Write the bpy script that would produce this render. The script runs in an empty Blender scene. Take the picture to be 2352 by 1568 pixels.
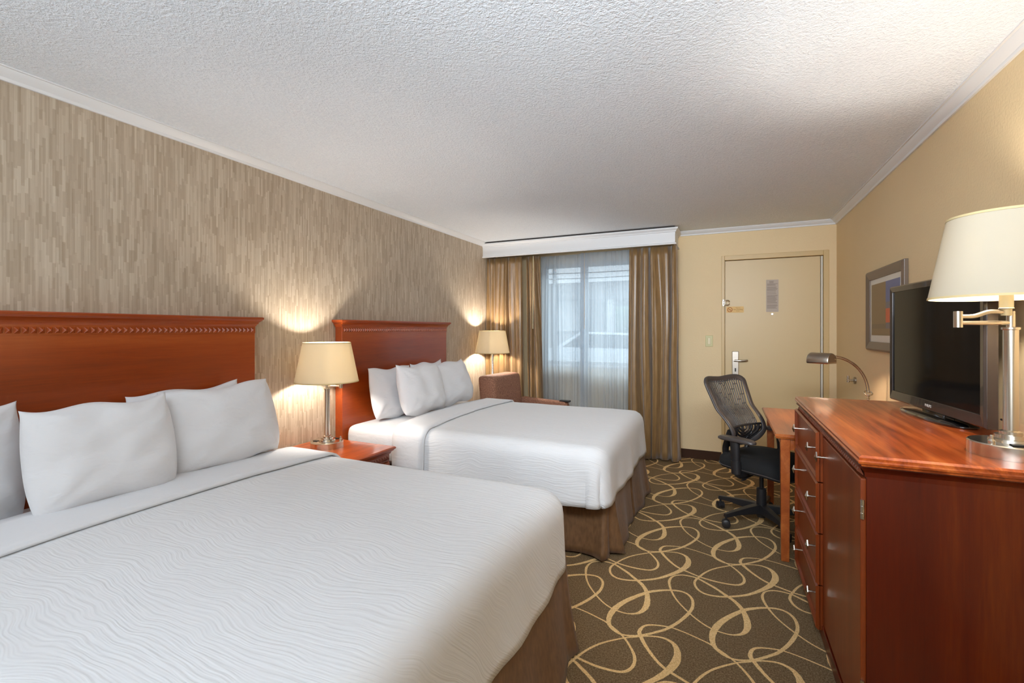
import bpy, bmesh, math, random
from mathutils import Vector, Matrix, noise
random.seed(7)
PI = math.pi
SC = bpy.context.scene
COL = SC.collection

# ------------------------------------------------------------ camera
F_PX, CX, HY, CAM_H = 1063.0, 1176.0, 757.0, 1.35
YAW = math.atan2(486.0, F_PX)
cam_d = bpy.data.cameras.new('camera')
cam_d.sensor_fit = 'HORIZONTAL'
cam_d.sensor_width = 36.0
cam_d.lens = 36.0 * F_PX / 2352.0
cam_d.shift_x = 0.0
cam_d.shift_y = -(784.0 - HY) / 2352.0
cam_d.clip_start = 0.02
cam = bpy.data.objects.new('camera', cam_d)
COL.objects.link(cam)
cam.location = (0, 0, CAM_H)
cam.rotation_euler = (PI / 2, 0, YAW)
SC.camera = cam

# ------------------------------------------------------------ world, lights, exposure
W = bpy.data.worlds.new('sky')
SC.world = W
W.use_nodes = True
bg = W.node_tree.nodes['Background']
bg.inputs[0].default_value = (0.80, 0.90, 1.0, 1)
bg.inputs[1].default_value = 1.9
SC.view_settings.view_transform = 'Standard'
SC.view_settings.look = 'None'
SC.view_settings.gamma = 1
SC.view_settings.use_curve_mapping = False
SC.view_settings.exposure = 0.15
SC.cycles.max_bounces = 10
SC.cycles.diffuse_bounces = 6
SC.cycles.glossy_bounces = 4
SC.cycles.transmission_bounces = 8
SC.cycles.transparent_max_bounces = 12
SC.cycles.sample_clamp_indirect = 6.0
SC.cycles.caustics_reflective = False
SC.cycles.caustics_refractive = False


YWIN = 5.22


def area(name, loc, target, sx, sy, power, color):
    d = bpy.data.lights.new(name, 'AREA')
    d.shape = 'RECTANGLE'
    d.size, d.size_y, d.energy, d.color = sx, sy, power, color
    o = bpy.data.objects.new(name, d)
    COL.objects.link(o)
    o.location = loc
    o.rotation_euler = (Vector(target) - Vector(loc)).to_track_quat('-Z', 'Y').to_euler()
    return o


# added fill light behind the camera; the back wall there has no window
area('rear_fill', (-0.85, -5.2, 1.40), (-0.85, 3.0, 1.35), 3.3, 2.0, 62, (0.80, 0.90, 1.0))
# bright open sky above the parking lot, falling through the window
area('sky_daylight', (-1.3, 9.5, 5.6), (-1.25, YWIN, 1.5), 7.0, 3.5, 620, (0.87, 0.97, 1.0))
# added uplight behind the camera, brightening the room off the ceiling
area('ceiling_fill', (-0.7, -1.0, 1.7), (-0.7, -0.3, 3.4), 1.8, 1.0, 68, (0.80, 0.90, 1.0))
# added soft fill above the camera, brightening the far end of the room
wash = area('far_end_fill', (0.0, 0.1, 2.18), (-0.7, 5.2, 1.20), 1.3, 0.4, 21, (0.82, 0.91, 1.0))
wash.data.spread = math.radians(80)


# ------------------------------------------------------------ helpers
def lin(c):
    f = lambda v: v / 12.92 if v <= 0.04045 else ((v + 0.055) / 1.055) ** 2.4
    return tuple(f(v / 255.0) for v in c) + (1.0,)


class N:
    """small node-graph helper"""
    def __init__(s, name):
        s.m = bpy.data.materials.new(name)
        s.m.use_nodes = True
        s.t = s.m.node_tree
        s.b = s.t.nodes['Principled BSDF']
        s.out = s.t.nodes['Material Output']

    def n(s, typ, **kw):
        nd = s.t.nodes.new(typ)
        for k, v in kw.items():
            if hasattr(nd, k):
                setattr(nd, k, v)
        return nd

    def l(s, a, b):
        s.t.links.new(a, b)

    def coord(s, scale=(1, 1, 1), rot=(0, 0, 0), kind='Object'):
        tc = s.n('ShaderNodeTexCoord')
        mp = s.n('ShaderNodeMapping')
        mp.inputs['Scale'].default_value = scale
        mp.inputs['Rotation'].default_value = rot
        s.l(tc.outputs[kind], mp.inputs[0])
        return mp.outputs[0]

    def noise(s, vec, scale, detail=3, rough=0.5, dist=0.0):
        nd = s.n('ShaderNodeTexNoise')
        nd.inputs['Scale'].default_value = scale
        nd.inputs['Detail'].default_value = detail
        nd.inputs['Roughness'].default_value = rough
        nd.inputs['Distortion'].default_value = dist
        s.l(vec, nd.inputs['Vector'])
        return nd.outputs['Fac']

    def math(s, op, a, b=None, c=None):
        nd = s.n('ShaderNodeMath', operation=op)
        for i, v in enumerate((a, b, c)):
            if v is None:
                continue
            if isinstance(v, (int, float)):
                nd.inputs[i].default_value = v
            else:
                s.l(v, nd.inputs[i])
        return nd.outputs[0]

    def ramp(s, fac, stops):
        nd = s.n('ShaderNodeValToRGB')
        e = nd.color_ramp.elements
        while len(e) < len(stops):
            e.new(0.5)
        for i, (p, c) in enumerate(stops):
            e[i].position = p
            e[i].color = c
        s.l(fac, nd.inputs[0])
        return nd.outputs[0]

    def color(s, sock):
        s.l(sock, s.b.inputs['Base Color'])

    def bump(s, h, strength, dist):
        nd = s.n('ShaderNodeBump')
        nd.inputs['Strength'].default_value = strength
        nd.inputs['Distance'].default_value = dist
        s.l(h, nd.inputs['Height'])
        s.l(nd.outputs[0], s.b.inputs['Normal'])


def simple(name, rgb, rough=0.5, metal=0.0, coat=0.0, sheen=0.0, spec=None, emit=None):
    k = N(name)
    k.b.inputs['Base Color'].default_value = lin(rgb)
    k.b.inputs['Roughness'].default_value = rough
    k.b.inputs['Metallic'].default_value = metal
    k.b.inputs['Coat Weight'].default_value = coat
    k.b.inputs['Sheen Weight'].default_value = sheen
    if spec is not None:
        k.b.inputs['Specular IOR Level'].default_value = spec
    if emit:
        k.b.inputs['Emission Color'].default_value = lin(rgb)
        k.b.inputs['Emission Strength'].default_value = emit
    return k.m


def wood(name, dark, mid, light, axis='y', rough=0.3, coat=0.35, big=2.2, sw=0.6):
    k = N(name)
    st = {'x': (0.35, 6, 6), 'y': (6, 0.35, 6), 'z': (6, 6, 0.35)}[axis]
    v = k.coord(st)
    a = k.noise(v, big, 4, 0.6, sw)
    fine = k.noise(v, 22, 3, 0.6)
    m = k.math('MULTIPLY_ADD', fine, 0.25, k.math('MULTIPLY', a, 0.8))
    k.color(k.ramp(m, [(0.32, lin(dark)), (0.52, lin(mid)), (0.72, lin(light))]))
    k.b.inputs['Roughness'].default_value = rough
    k.b.inputs['Coat Weight'].default_value = coat
    k.b.inputs['Coat Roughness'].default_value = 0.12
    k.bump(fine, 0.04, 0.001)
    return k.m


M = {}
M['headboard'] = wood('cherry_headboard', (120, 46, 8), (148, 60, 12), (166, 78, 26), 'y', 0.34, 0.3, 1.1, 0.4)
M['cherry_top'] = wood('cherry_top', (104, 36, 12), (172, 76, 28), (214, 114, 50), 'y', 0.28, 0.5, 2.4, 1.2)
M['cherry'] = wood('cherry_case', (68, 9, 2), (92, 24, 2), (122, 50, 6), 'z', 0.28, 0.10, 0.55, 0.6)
M['cherry_front'] = wood('cherry_front', (104, 38, 8), (126, 52, 13), (144, 66, 22), 'z', 0.36, 0.10, 1.2, 0.3)
M['cherry_trim'] = wood('cherry_trim', (110, 56, 40), (130, 70, 50), (144, 84, 60), 'y', 0.4, 0.2)
M['desk_wood'] = wood('desk_wood', (138, 62, 20), (164, 82, 32), (190, 106, 48), 'y', 0.32, 0.35, 2.0, 0.8)
M['chrome'] = simple('brushed_nickel', (205, 196, 182), 0.22, 1.0)
M['chrome_dark'] = simple('satin_steel', (170, 160, 148), 0.33, 1.0)
M['paint_white'] = simple('white_paint', (226, 226, 226), 0.45)
M['door_paint'] = simple('door_paint', (208, 182, 134), 0.42)
M['frame_paint'] = simple('door_frame_paint', (204, 174, 120), 0.42)
M['strip'] = simple('pale_weatherstrip', (214, 208, 192), 0.5)
M['base_brown'] = simple('brown_rubber_base', (60, 36, 20), 0.75, spec=0.2)
M['black_plastic'] = simple('black_plastic', (34, 32, 33), 0.42)
M['grey_plastic'] = simple('charcoal_plastic', (70, 64, 62), 0.4)
M['black_cloth'] = simple('black_seat_cloth', (20, 19, 19), 0.9)
M['black'] = simple('matt_black', (14, 13, 13), 0.6)
M['ivory'] = simple('ivory_plastic', (216, 202, 160), 0.4)
M['switch'] = simple('switch_plate', (196, 186, 130), 0.4)
M['paper'] = simple('grey_paper', (186, 172, 158), 0.7)
M['ink'] = simple('grey_print', (150, 136, 124), 0.8)
M['sticker'] = simple('sticker_orange', (224, 184, 116), 0.6)
M['red_ink'] = simple('red_ink', (176, 92, 50), 0.7)
M['brown_ink'] = simple('brown_ink', (150, 106, 52), 0.7)
M['bezel'] = simple('tv_bezel', (62, 55, 52), 0.18, 0.5, 0.4)
M['tv_side'] = simple('tv_side', (96, 90, 86), 0.3, 0.5)
M['tv_base'] = simple('tv_base_gloss', (16, 15, 15), 0.06, 0.0, 1.0)
M['tv_logo'] = simple('tv_logo', (214, 210, 204), 0.4)
M['screen'] = simple('tv_screen', (9, 9, 10), 0.09, spec=0.15)
M['pic_frame'] = simple('picture_frame', (104, 86, 70), 0.35)
M['mat_board'] = simple('mat_board', (220, 214, 200), 0.7)
M['alu'] = simple('window_aluminium', (196, 200, 202), 0.4, 0.3)
M['gap_shade'] = simple('gap_shade', (60, 56, 54), 0.9)
M['box_fabric'] = simple('box_spring_fabric', (200, 196, 190), 0.9)

# plain painted walls with an orange-peel finish
k = N('tan_wall')
v = k.coord()
k.color(k.ramp(k.noise(v, 1.2, 2), [(0.3, lin((222, 196, 152))), (0.7, lin((227, 202, 158)))]))
k.bump(k.noise(v, 90, 3), 0.35, 0.004)
k.b.inputs['Roughness'].default_value = 0.6
M['wall_tan'] = k.m

# popcorn ceiling
k = N('popcorn_ceiling')
v = k.coord()
n1 = k.noise(v, 95, 4, 0.6)
k.color(k.ramp(n1, [(0.3, lin((232, 238, 245))), (0.7, lin((244, 249, 254)))]))
k.bump(n1, 1.0, 0.0075)
k.b.inputs['Roughness'].default_value = 0.95
k.b.inputs['Specular IOR Level'].default_value = 0.1
M['ceiling'] = k.m

# wallpaper of short vertical strips, each with its own tone
k = N('strip_wallpaper')
tc = k.n('ShaderNodeTexCoord')
sp = k.n('ShaderNodeSeparateXYZ')
k.l(tc.outputs['Object'], sp.inputs[0])


def strips(wd, ln, seed):
    cy = k.math('FLOOR', k.math('DIVIDE', sp.outputs[1], wd))
    w1 = k.n('ShaderNodeTexWhiteNoise', noise_dimensions='1D')
    k.l(k.math('ADD', cy, seed), w1.inputs['W'])
    cz = k.math('FLOOR', k.math('ADD', k.math('DIVIDE', sp.outputs[2], ln), k.math('MULTIPLY', w1.outputs[0], 9.0)))
    cb = k.n('ShaderNodeCombineXYZ')
    k.l(cy, cb.inputs[0])
    k.l(cz, cb.inputs[1])
    cb.inputs[2].default_value = seed
    w3 = k.n('ShaderNodeTexWhiteNoise', noise_dimensions='3D')
    k.l(cb.outputs[0], w3.inputs['Vector'])
    return w3.outputs[0]


a = strips(0.0108, 0.11, 3.0)
b = strips(0.0056, 0.16, 11.0)
fn = k.noise(k.coord((400, 400, 25)), 1.0, 2)
mix = k.math('ADD', k.math('MULTIPLY', a, 0.5), k.math('ADD', k.math('MULTIPLY', b, 0.33), k.math('MULTIPLY', fn, 0.2)))
k.color(k.ramp(mix, [(0.1, lin((163, 145, 122))), (0.5, lin((180, 163, 142))), (0.95, lin((203, 189, 168)))]))
k.bump(mix, 0.25, 0.002)
k.b.inputs['Roughness'].default_value = 0.55
M['wallpaper'] = k.m

# carpet: brown loop pile, and the sand-coloured pile of its line pattern
for nm, c0, c1, c2 in (('carpet_brown', (88, 68, 46), (124, 102, 74), (158, 136, 104)), ('carpet_sand', (206, 166, 108), (240, 202, 142), (250, 220, 166))):
    k = N(nm)
    v = k.coord()
    n1 = k.noise(v, 150, 4, 0.8)
    k.color(k.ramp(n1, [(0.34, lin(c0)), (0.5, lin(c1)), (0.66, lin(c2))]))
    k.bump(k.noise(v, 420, 2), 0.7, 0.004)
    k.b.inputs['Roughness'].default_value = 0.95
    k.b.inputs['Specular IOR Level'].default_value = 0.1
    M[nm] = k.m

# white bed linen: crinkled weave of the bedspread, smooth cotton of sheets and pillows
k = N('crinkle_cotton')
tc = k.n('ShaderNodeTexCoord')
sp = k.n('ShaderNodeSeparateXYZ')
k.l(tc.outputs['Object'], sp.inputs[0])
yz = k.math('ADD', sp.outputs[1], sp.outputs[2])
warp = k.math('MULTIPLY', k.noise(k.coord((1.0, 1.0, 1.0)), 2.6, 2, 0.5), 0.17)
warp2 = k.math('MULTIPLY', k.noise(k.coord((1.0, 1.0, 1.0)), 11.0, 1, 0.5), 0.014)
cb = k.n('ShaderNodeCombineXYZ')
k.l(k.math('MULTIPLY', sp.outputs[0], 7.0), cb.inputs[0])
k.l(k.math('MULTIPLY', k.math('ADD', yz, k.math('ADD', warp, warp2)), 105.0), cb.inputs[1])
k.bump(k.noise(cb.outputs[0], 1.0, 1, 0.5), 0.6, 0.0045)
k.b.inputs['Base Color'].default_value = lin((222, 222, 223))
k.b.inputs['Roughness'].default_value = 0.85
k.b.inputs['Sheen Weight'].default_value = 0.15
M['crinkle'] = k.m
k = N('white_cotton')
v = k.coord((1, 1, 2.2))
k.bump(k.noise(v, 9, 3, 0.5, 0.6), 0.35, 0.012)
k.b.inputs['Base Color'].default_value = lin((224, 224, 226))
k.b.inputs['Roughness'].default_value = 0.8
k.b.inputs['Sheen Weight'].default_value = 0.15
M['cotton'] = k.m

k = N('bed_skirt_fabric')
k.color(k.ramp(k.noise(k.coord((1, 1, 0.4)), 60, 2), [(0.3, lin((98, 68, 40))), (0.7, lin((118, 84, 52)))]))
k.b.inputs['Roughness'].default_value = 0.6
k.b.inputs['Sheen Weight'].default_value = 0.1
M['skirt'] = k.m

k = N('satin_drape')
k.color(k.ramp(k.noise(k.coord((3, 3, 0.5)), 14, 2), [(0.3, lin((124, 94, 56))), (0.7, lin((146, 114, 72)))]))
k.b.inputs['Roughness'].default_value = 0.36
k.b.inputs['Specular IOR Level'].default_value = 0.6
k.b.inputs['Sheen Weight'].default_value = 0.3
M['drape'] = k.m
M['lining'] = simple('drape_lining', (84, 80, 70), 0.7)

k = N('armchair_weave')
n1 = k.noise(k.coord(), 120, 3, 0.7)
k.color(k.ramp(n1, [(0.3, lin((104, 66, 50))), (0.5, lin((142, 98, 76))), (0.7, lin((178, 132, 106)))]))
k.bump(n1, 0.4, 0.002)
k.b.inputs['Roughness'].default_value = 0.85
M['armchair'] = k.m


def veil(name, rgb, trans, transl):
    m = bpy.data.materials.new(name)
    m.use_nodes = True
    t = m.node_tree
    t.nodes.remove(t.nodes['Principled BSDF'])
    out = t.nodes['Material Output']
    d = t.nodes.new('ShaderNodeBsdfDiffuse')
    tl = t.nodes.new('ShaderNodeBsdfTranslucent')
    tr = t.nodes.new('ShaderNodeBsdfTransparent')
    d.inputs[0].default_value = lin(rgb)
    tl.inputs[0].default_value = lin(rgb)
    a = t.nodes.new('ShaderNodeMixShader')
    a.inputs[0].default_value = transl
    b = t.nodes.new('ShaderNodeMixShader')
    b.inputs[0].default_value = trans
    t.links.new(d.outputs[0], a.inputs[1])
    t.links.new(tl.outputs[0], a.inputs[2])
    t.links.new(a.outputs[0], b.inputs[1])
    t.links.new(tr.outputs[0], b.inputs[2])
    t.links.new(b.outputs[0], out.inputs[0])
    return m


M['sheer'] = veil('sheer_voile', (220, 226, 232), 0.48, 0.7)
M['shade'] = veil('lamp_shade_linen', (222, 210, 184), 0.0, 0.34)
M['shade_large'] = veil('large_lamp_shade_linen', (194, 186, 168), 0.0, 0.20)
k = N('window_glass')
trn = k.n('ShaderNodeBsdfTransparent')
trn.inputs[0].default_value = (0.92, 0.95, 0.95, 1)
gls = k.n('ShaderNodeBsdfGlossy')
gls.inputs['Roughness'].default_value = 0.02
mxs = k.n('ShaderNodeMixShader')
mxs.inputs[0].default_value = 0.05
k.l(trn.outputs[0], mxs.inputs[1])
k.l(gls.outputs[0], mxs.inputs[2])
k.l(mxs.outputs[0], k.out.inputs[0])
M['glass'] = k.m


def lit(strength, col):
    strength *= 1.0
    k = N('lit_bulb')
    k.b.inputs['Base Color'].default_value = (0.9, 0.85, 0.75, 1)
    k.b.inputs['Emission Color'].default_value = (*col, 1)
    k.b.inputs['Emission Strength'].default_value = strength
    return k.m


def put(name, me, mat, parent=None, smooth=False):
    o = bpy.data.objects.new(name, me)
    COL.objects.link(o)
    for m in (mat if isinstance(mat, (list, tuple)) else [mat]):
        if m is not None:
            me.materials.append(m)
    if smooth:
        for p in me.polygons:
            p.use_smooth = True
    if parent is not None:
        off = Vector((0, 0, 0))
        q = parent
        while q is not None:
            off += q.location
            q = q.parent
        me.transform(Matrix.Translation(-off))
        o.parent = parent
    return o


def obj(name, bm, mat, parent=None, smooth=False, bevel=0, seg=2, sub=0, keep=False):
    if not keep:
        bmesh.ops.recalc_face_normals(bm, faces=bm.faces)
    me = bpy.data.meshes.new(name)
    bm.to_mesh(me)
    bm.free()
    o = put(name, me, mat, parent, smooth)
    if bevel:
        md = o.modifiers.new('bevel', 'BEVEL')
        md.width, md.segments, md.limit_method, md.angle_limit = bevel, seg, 'ANGLE', 0.6
        md.harden_normals = False
    if sub:
        md = o.modifiers.new('subsurf', 'SUBSURF')
        md.levels = md.render_levels = sub
    return o


def sm(o, ang=40):
    """smooth shading with sharp edges kept above the angle"""
    me = o.data
    for p in me.polygons:
        p.use_smooth = True
    bm = bmesh.new()
    bm.from_mesh(me)
    for e in bm.edges:
        if len(e.link_faces) == 2 and e.calc_face_angle(0) > math.radians(ang):
            e.smooth = False
    bm.to_mesh(me)
    bm.free()
    return o


def BM():
    return bmesh.new()


def box(bm, x0, x1, y0, y1, z0, z1, mi=0):
    vs = [bm.verts.new((x, y, z)) for z in (z0, z1) for x, y in ((x0, y0), (x1, y0), (x1, y1), (x0, y1))]
    fs = [(0, 3, 2, 1), (4, 5, 6, 7), (0, 1, 5, 4), (1, 2, 6, 5), (2, 3, 7, 6), (3, 0, 4, 7)]
    for f in fs:
        bm.faces.new([vs[i] for i in f]).material_index = mi
    return vs


def BOX(*a):
    bm = BM()
    box(bm, *a)
    return bm


def lathe(bm, prof, cx, cy, seg=32, a0=0.0, a1=2 * PI, cap=True):
    """prof: list of (r, z)"""
    full = abs(a1 - a0 - 2 * PI) < 1e-6
    n = seg if full else seg + 1
    rings = []
    for r, z in prof:
        if r < 1e-6:
            rings.append([bm.verts.new((cx, cy, z))])
        else:
            rings.append([bm.verts.new((cx + r * math.cos(a0 + (a1 - a0) * i / seg), cy + r * math.sin(a0 + (a1 - a0) * i / seg), z)) for i in range(n)])
    for A, B in zip(rings, rings[1:]):
        m = seg
        for i in range(m):
            j = (i + 1) % n if full else i + 1
            if len(A) == 1 and len(B) > 1:
                bm.faces.new((A[0], B[i], B[j]))
            elif len(B) == 1 and len(A) > 1:
                bm.faces.new((A[i], A[j], B[0]))
            elif len(A) > 1:
                bm.faces.new((A[i], A[j], B[j], B[i]))
    if cap and full:
        for R in (rings[0], rings[-1]):
            if len(R) > 2:
                bm.faces.new(R)
    return bm


def frames(pts):
    T = []
    for i in range(len(pts)):
        a = pts[max(i - 1, 0)]
        b = pts[min(i + 1, len(pts) - 1)]
        T.append((b - a).normalized())
    up = Vector((0, 0, 1)) if abs(T[0].z) < 0.9 else Vector((1, 0, 0))
    n = T[0].cross(up).normalized()
    out = []
    for t in T:
        n = (n - t * n.dot(t))
        if n.length < 1e-6:
            n = t.orthogonal()
        n.normalize()
        out.append((t, n, t.cross(n).normalized()))
    return out


def tube(bm, pts, r, seg=10, flat=1.0, cap=True):
    """r: number or list; flat scales the second axis"""
    pts = [Vector(p) for p in pts]
    fr = frames(pts)
    rings = []
    for i, (p, (t, n, b)) in enumerate(zip(pts, fr)):
        rr = r[i] if isinstance(r, (list, tuple)) else r
        rings.append([bm.verts.new(p + n * rr * math.cos(2 * PI * k / seg) + b * rr * flat * math.sin(2 * PI * k / seg)) for k in range(seg)])
    for A, B in zip(rings, rings[1:]):
        for k_ in range(seg):
            j = (k_ + 1) % seg
            bm.faces.new((A[k_], A[j], B[j], B[k_]))
    if cap:
        bm.faces.new(rings[0])
        bm.faces.new(rings[-1])
    return bm


def TUBE(pts, r, seg=10, flat=1.0):
    return tube(BM(), pts, r, seg, flat)


def spline(P, n=8, closed=False):
    P = [tuple(p) for p in P]
    out = []
    m = len(P)
    rng = range(m) if closed else range(m - 1)
    for i in rng:
        if closed:
            p0, p1, p2, p3 = P[(i - 1) % m], P[i], P[(i + 1) % m], P[(i + 2) % m]
        else:
            p0, p1, p2, p3 = P[max(i - 1, 0)], P[i], P[i + 1], P[min(i + 2, m - 1)]
        for k_ in range(n):
            t = k_ / n
            out.append(tuple(0.5 * ((2 * b) + (-a + c) * t + (2 * a - 5 * b + 4 * c - d) * t * t + (-a + 3 * b - 3 * c + d) * t ** 3)
                             for a, b, c, d in zip(p0, p1, p2, p3)))
    if not closed:
        out.append(P[-1])
    return out


def sweep(bm, prof, path, closed_prof=True, caps=True):
    """prof: (out, z) offsets; path: list of (x, y, nx, ny) with the outward normal (mitred by caller)"""
    rings = [[bm.verts.new((x + nx * o, y + ny * o, z)) for o, z in prof] for x, y, nx, ny in path]
    m = len(prof)
    for A, B in zip(rings, rings[1:]):
        for i in range(m if closed_prof else m - 1):
            j = (i + 1) % m
            bm.faces.new((A[i], A[j], B[j], B[i]))
    if caps and closed_prof:
        bm.faces.new(rings[0])
        bm.faces.new(rings[-1])
    return bm


def prism_y(bm, prof, y0, y1):
    """prof in (x, z)"""
    A = [bm.verts.new((x, y0, z)) for x, z in prof]
    B = [bm.verts.new((x, y1, z)) for x, z in prof]
    n = len(prof)
    for i in range(n):
        j = (i + 1) % n
        bm.faces.new((A[i], A[j], B[j], B[i]))
    bm.faces.new(A)
    bm.faces.new(B)
    return bm


def thing(name, label, cat, loc=(0, 0, 0), group=None):
    o = bpy.data.objects.new(name, None)
    o.empty_display_size = 0.1
    COL.objects.link(o)
    o.location = loc
    o['label'] = label
    o['category'] = cat
    if group:
        o['group'] = group
    return o


def tag(o, label, cat, group=None):
    o['label'] = label
    o['category'] = cat
    if group:
        o['group'] = group
    return o


def struct(o):
    o['kind'] = 'structure'
    return o


def text_mesh(txt, size):
    cu = bpy.data.curves.new('lettering', 'FONT')
    cu.body = txt
    cu.size = size
    cu.align_x = 'CENTER'
    cu.align_y = 'CENTER'
    cu.extrude = 0.0003
    cu.resolution_u = 2
    o = bpy.data.objects.new('lettering', cu)
    COL.objects.link(o)
    bpy.context.view_layer.update()
    me = bpy.data.meshes.new_from_object(o.evaluated_get(bpy.context.evaluated_depsgraph_get()))
    bpy.data.objects.remove(o)
    return me


# ------------------------------------------------------------ the room
XL, XR, YF, YB, ZC = -2.61, 0.965, 5.22, -5.5, 2.385
# window opening and door opening in the far wall
WX0, WX1, WZ0, WZ1 = -1.98, -0.50, 0.935, 2.13
DX0, DX1, DZ1 = -0.02, 0.905, 2.105


def floor_mesh():
    bm = BM()
    def quad(x0, x1, y0, y1, z, mi):
        vs = [bm.verts.new(p) for p in ((x0, y0, z), (x1, y0, z), (x1, y1, z), (x0, y1, z))]
        bm.faces.new(vs).material_index = mi
    # slab
    quad(XL - 0.1, XR + 0.1, YB - 0.1, YF + 0.12, 0.0, 0)
    th_s, th_c = math.sin(YAW), math.cos(YAW)
    def flr(px, py):
        r, u = px - CX, HY - py
        d = (r * th_c - F_PX * th_s, r * th_s + F_PX * th_c)
        t = -CAM_H / u
        return d[0] * t, d[1] * t
    # traced loops of the repeating pattern (detail view at 4.779 px per photograph pixel)
    L1 = [(-208,100,.016),(-150,66,.010),(12,75,.0075),(140,105,.007),(287,152,.0075),(370,182,.009),(480,235,.009),(560,280,.009),(640,340,.010),
          (700,400,.012),(715,450,.013),(690,482,.013),(640,494,.012),(560,487,.012),(440,465,.012),(330,437,.012),(220,402,.011),(100,352,.012),(20,318,.013),
          (-58,270,.013),(-138,200,.014),(-190,140,.017)]
    L2 = [(940,745,.013),(820,752,.016),(700,775,.019),(520,860,.024),(420,940,.027),(372,1020,.026),(362,1090,.023),(385,1165,.018),(450,1235,.013),(540,1290,.010),(650,1318,.010),(780,1322,.011),
          (900,1300,.012),(1000,1270,.013),(1090,1235,.014),(1200,1150,.015),(1275,1050,.015),(1300,960,.014),(1265,865,.013),(1185,795,.012),(1080,757,.012)]
    L3 = [(660,275,.008),(560,282,.008),(400,312,.009),(300,350,.010),(225,402,.011),(172,455,.012),(180,510,.012),(225,560,.012),(310,600,.012),(450,622,.013),(600,620,.014),
          (760,600,.016),(900,552,.021),(1000,500,.026),(1052,440,.031),(1048,380,.027),(1000,325,.018),(920,290,.012),(840,275,.009),(740,270,.008)]
    L4 = [(-108,450,.013),(-70,402,.009),(12,385,.009),(100,394,.011),(200,422,.012),(300,475,.014),(400,532,.015),(500,600,.017),(600,668,.019),(680,748,.020),(725,830,.024),(750,920,.027),
          (738,990,.023),(680,1036,.014),(570,1042,.008),(450,1012,.008),(360,978,.008),(230,900,.008),(110,802,.008),(0,692,.008),(-60,610,.009),(-100,520,.011)]
    v1, v2 = (0.443, 0.035), (-0.012, 0.845)
    rnd = random.Random(3)
    lev = 0
    for L in (L1, L2, L3, L4):
        P = []
        for x, y, w in L:
            fx, fy = flr(1560 + x / 4.779, 1240 + y / 4.779)
            P.append((fx, fy, w))
        S = spline(P, 5, True)
        n = len(S)
        lev += 1
        for i in range(-7, 6):
            for j in range(-5, 5):
                ox, oy = v1[0] * i + v2[0] * j, v1[1] * i + v2[1] * j
                if not (XL - 1 < S[0][0] + ox < XR + 1 and 0.6 < S[0][1] + oy < YF + 1):
                    continue
                pts = []
                for q in range(n):
                    x, y, w = S[q]
                    xa, ya, _ = S[(q + 1) % n]
                    xb, yb, _ = S[(q - 1) % n]
                    tx, ty = xa - xb, ya - yb
                    m = math.hypot(tx, ty) or 1
                    hw = w * 0.53 * (1 + rnd.uniform(-.07, .07))
                    pts.append(((x + ox - ty / m * hw, y + oy + tx / m * hw), (x + ox + ty / m * hw, y + oy - tx / m * hw)))
                z = 0.0006 + lev * 0.0002
                ok = [XL < p[0][0] < XR and XL < p[1][0] < XR and p[0][1] < YF and p[1][1] < YF for p in pts]
                vs = [(bm.verts.new((*p[0], z)), bm.verts.new((*p[1], z))) for p in pts]
                for q in range(n):
                    r = (q + 1) % n
                    if ok[q] and ok[r]:
                        bm.faces.new((vs[q][0], vs[q][1], vs[r][1], vs[r][0])).material_index = 1
                for q in range(n):
                    for vv in vs[q]:
                        if not vv.link_faces:
                            bm.verts.remove(vv)
    for f in bm.faces:
        f.normal_update()
        if f.normal.z < 0:
            f.normal_flip()
    return bm


fl = obj('floor', floor_mesh(), [M['carpet_brown'], M['carpet_sand']], keep=True)
struct(fl)
struct(obj('ceiling', BOX(XL - 0.1, XR + 0.1, YB - 0.1, YF + 0.12, ZC, ZC + 0.1), M['ceiling']))
struct(obj('wall_left', BOX(XL - 0.1, XL, YB, YF + 0.12, 0, ZC), M['wallpaper']))
struct(obj('wall_right', BOX(XR, XR + 0.1, YB, YF + 0.12, 0, ZC), M['wall_tan']))
struct(obj('wall_back', BOX(XL - 0.1, XR + 0.1, YB - 0.1, YB, 0, ZC), M['wall_tan']))
bm = BM()
for a in ((XL, WX0, 0, ZC), (WX0, WX1, 0, WZ0), (WX0, WX1, WZ1, ZC), (WX1, DX0, 0, ZC), (DX0, DX1, DZ1, ZC), (DX1, XR, 0, ZC)):
    box(bm, a[0], a[1], YF, YF + 0.12, a[2], a[3])
struct(obj('wall_far', bm, M['wall_tan']))

# crown moulding: left, far (right of the valance) and right walls
prof = [(0.0, 2.340), (0.010, 2.340), (0.014, 2.346), (0.014, 2.352), (0.024, 2.358), (0.036, 2.368), (0.044, 2.376), (0.046, 2.380), (0.056, 2.380), (0.056, ZC), (0.0, ZC)]
bm = BM()
sweep(bm, prof, [(XL, YB, 1, 0), (XL, YF, 1, 0)])
struct(sm(obj('trim_1', bm, M['paint_white'])))
bm = BM()
sweep(bm, prof, [(-0.415, YF, 0, -1), (XR, YF, -1, -1), (XR, YB, -1, 0)])
struct(sm(obj('trim_2', bm, M['paint_white'])))

# base boards
bp = [(0, 0), (0.012, 0), (0.012, 0.008), (0.007, 0.018), (0.005, 0.088), (0.002, 0.092), (0, 0.092)]
struct(sm(obj('baseboard_far', sweep(BM(), bp, [(WX1 - 1.6, YF, 0, -1), (DX0 - 0.0, YF, 0, -1)]), M['base_brown'])))
struct(sm(obj('baseboard_right', sweep(BM(), bp, [(XR, YB, -1, 0), (XR, YF, -1, 0)]), M['base_brown'])))
struct(sm(obj('baseboard_left', sweep(BM(), bp, [(XL, YB, 1, 0), (XL, YF, 1, 0)]), M['base_brown'])))

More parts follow.
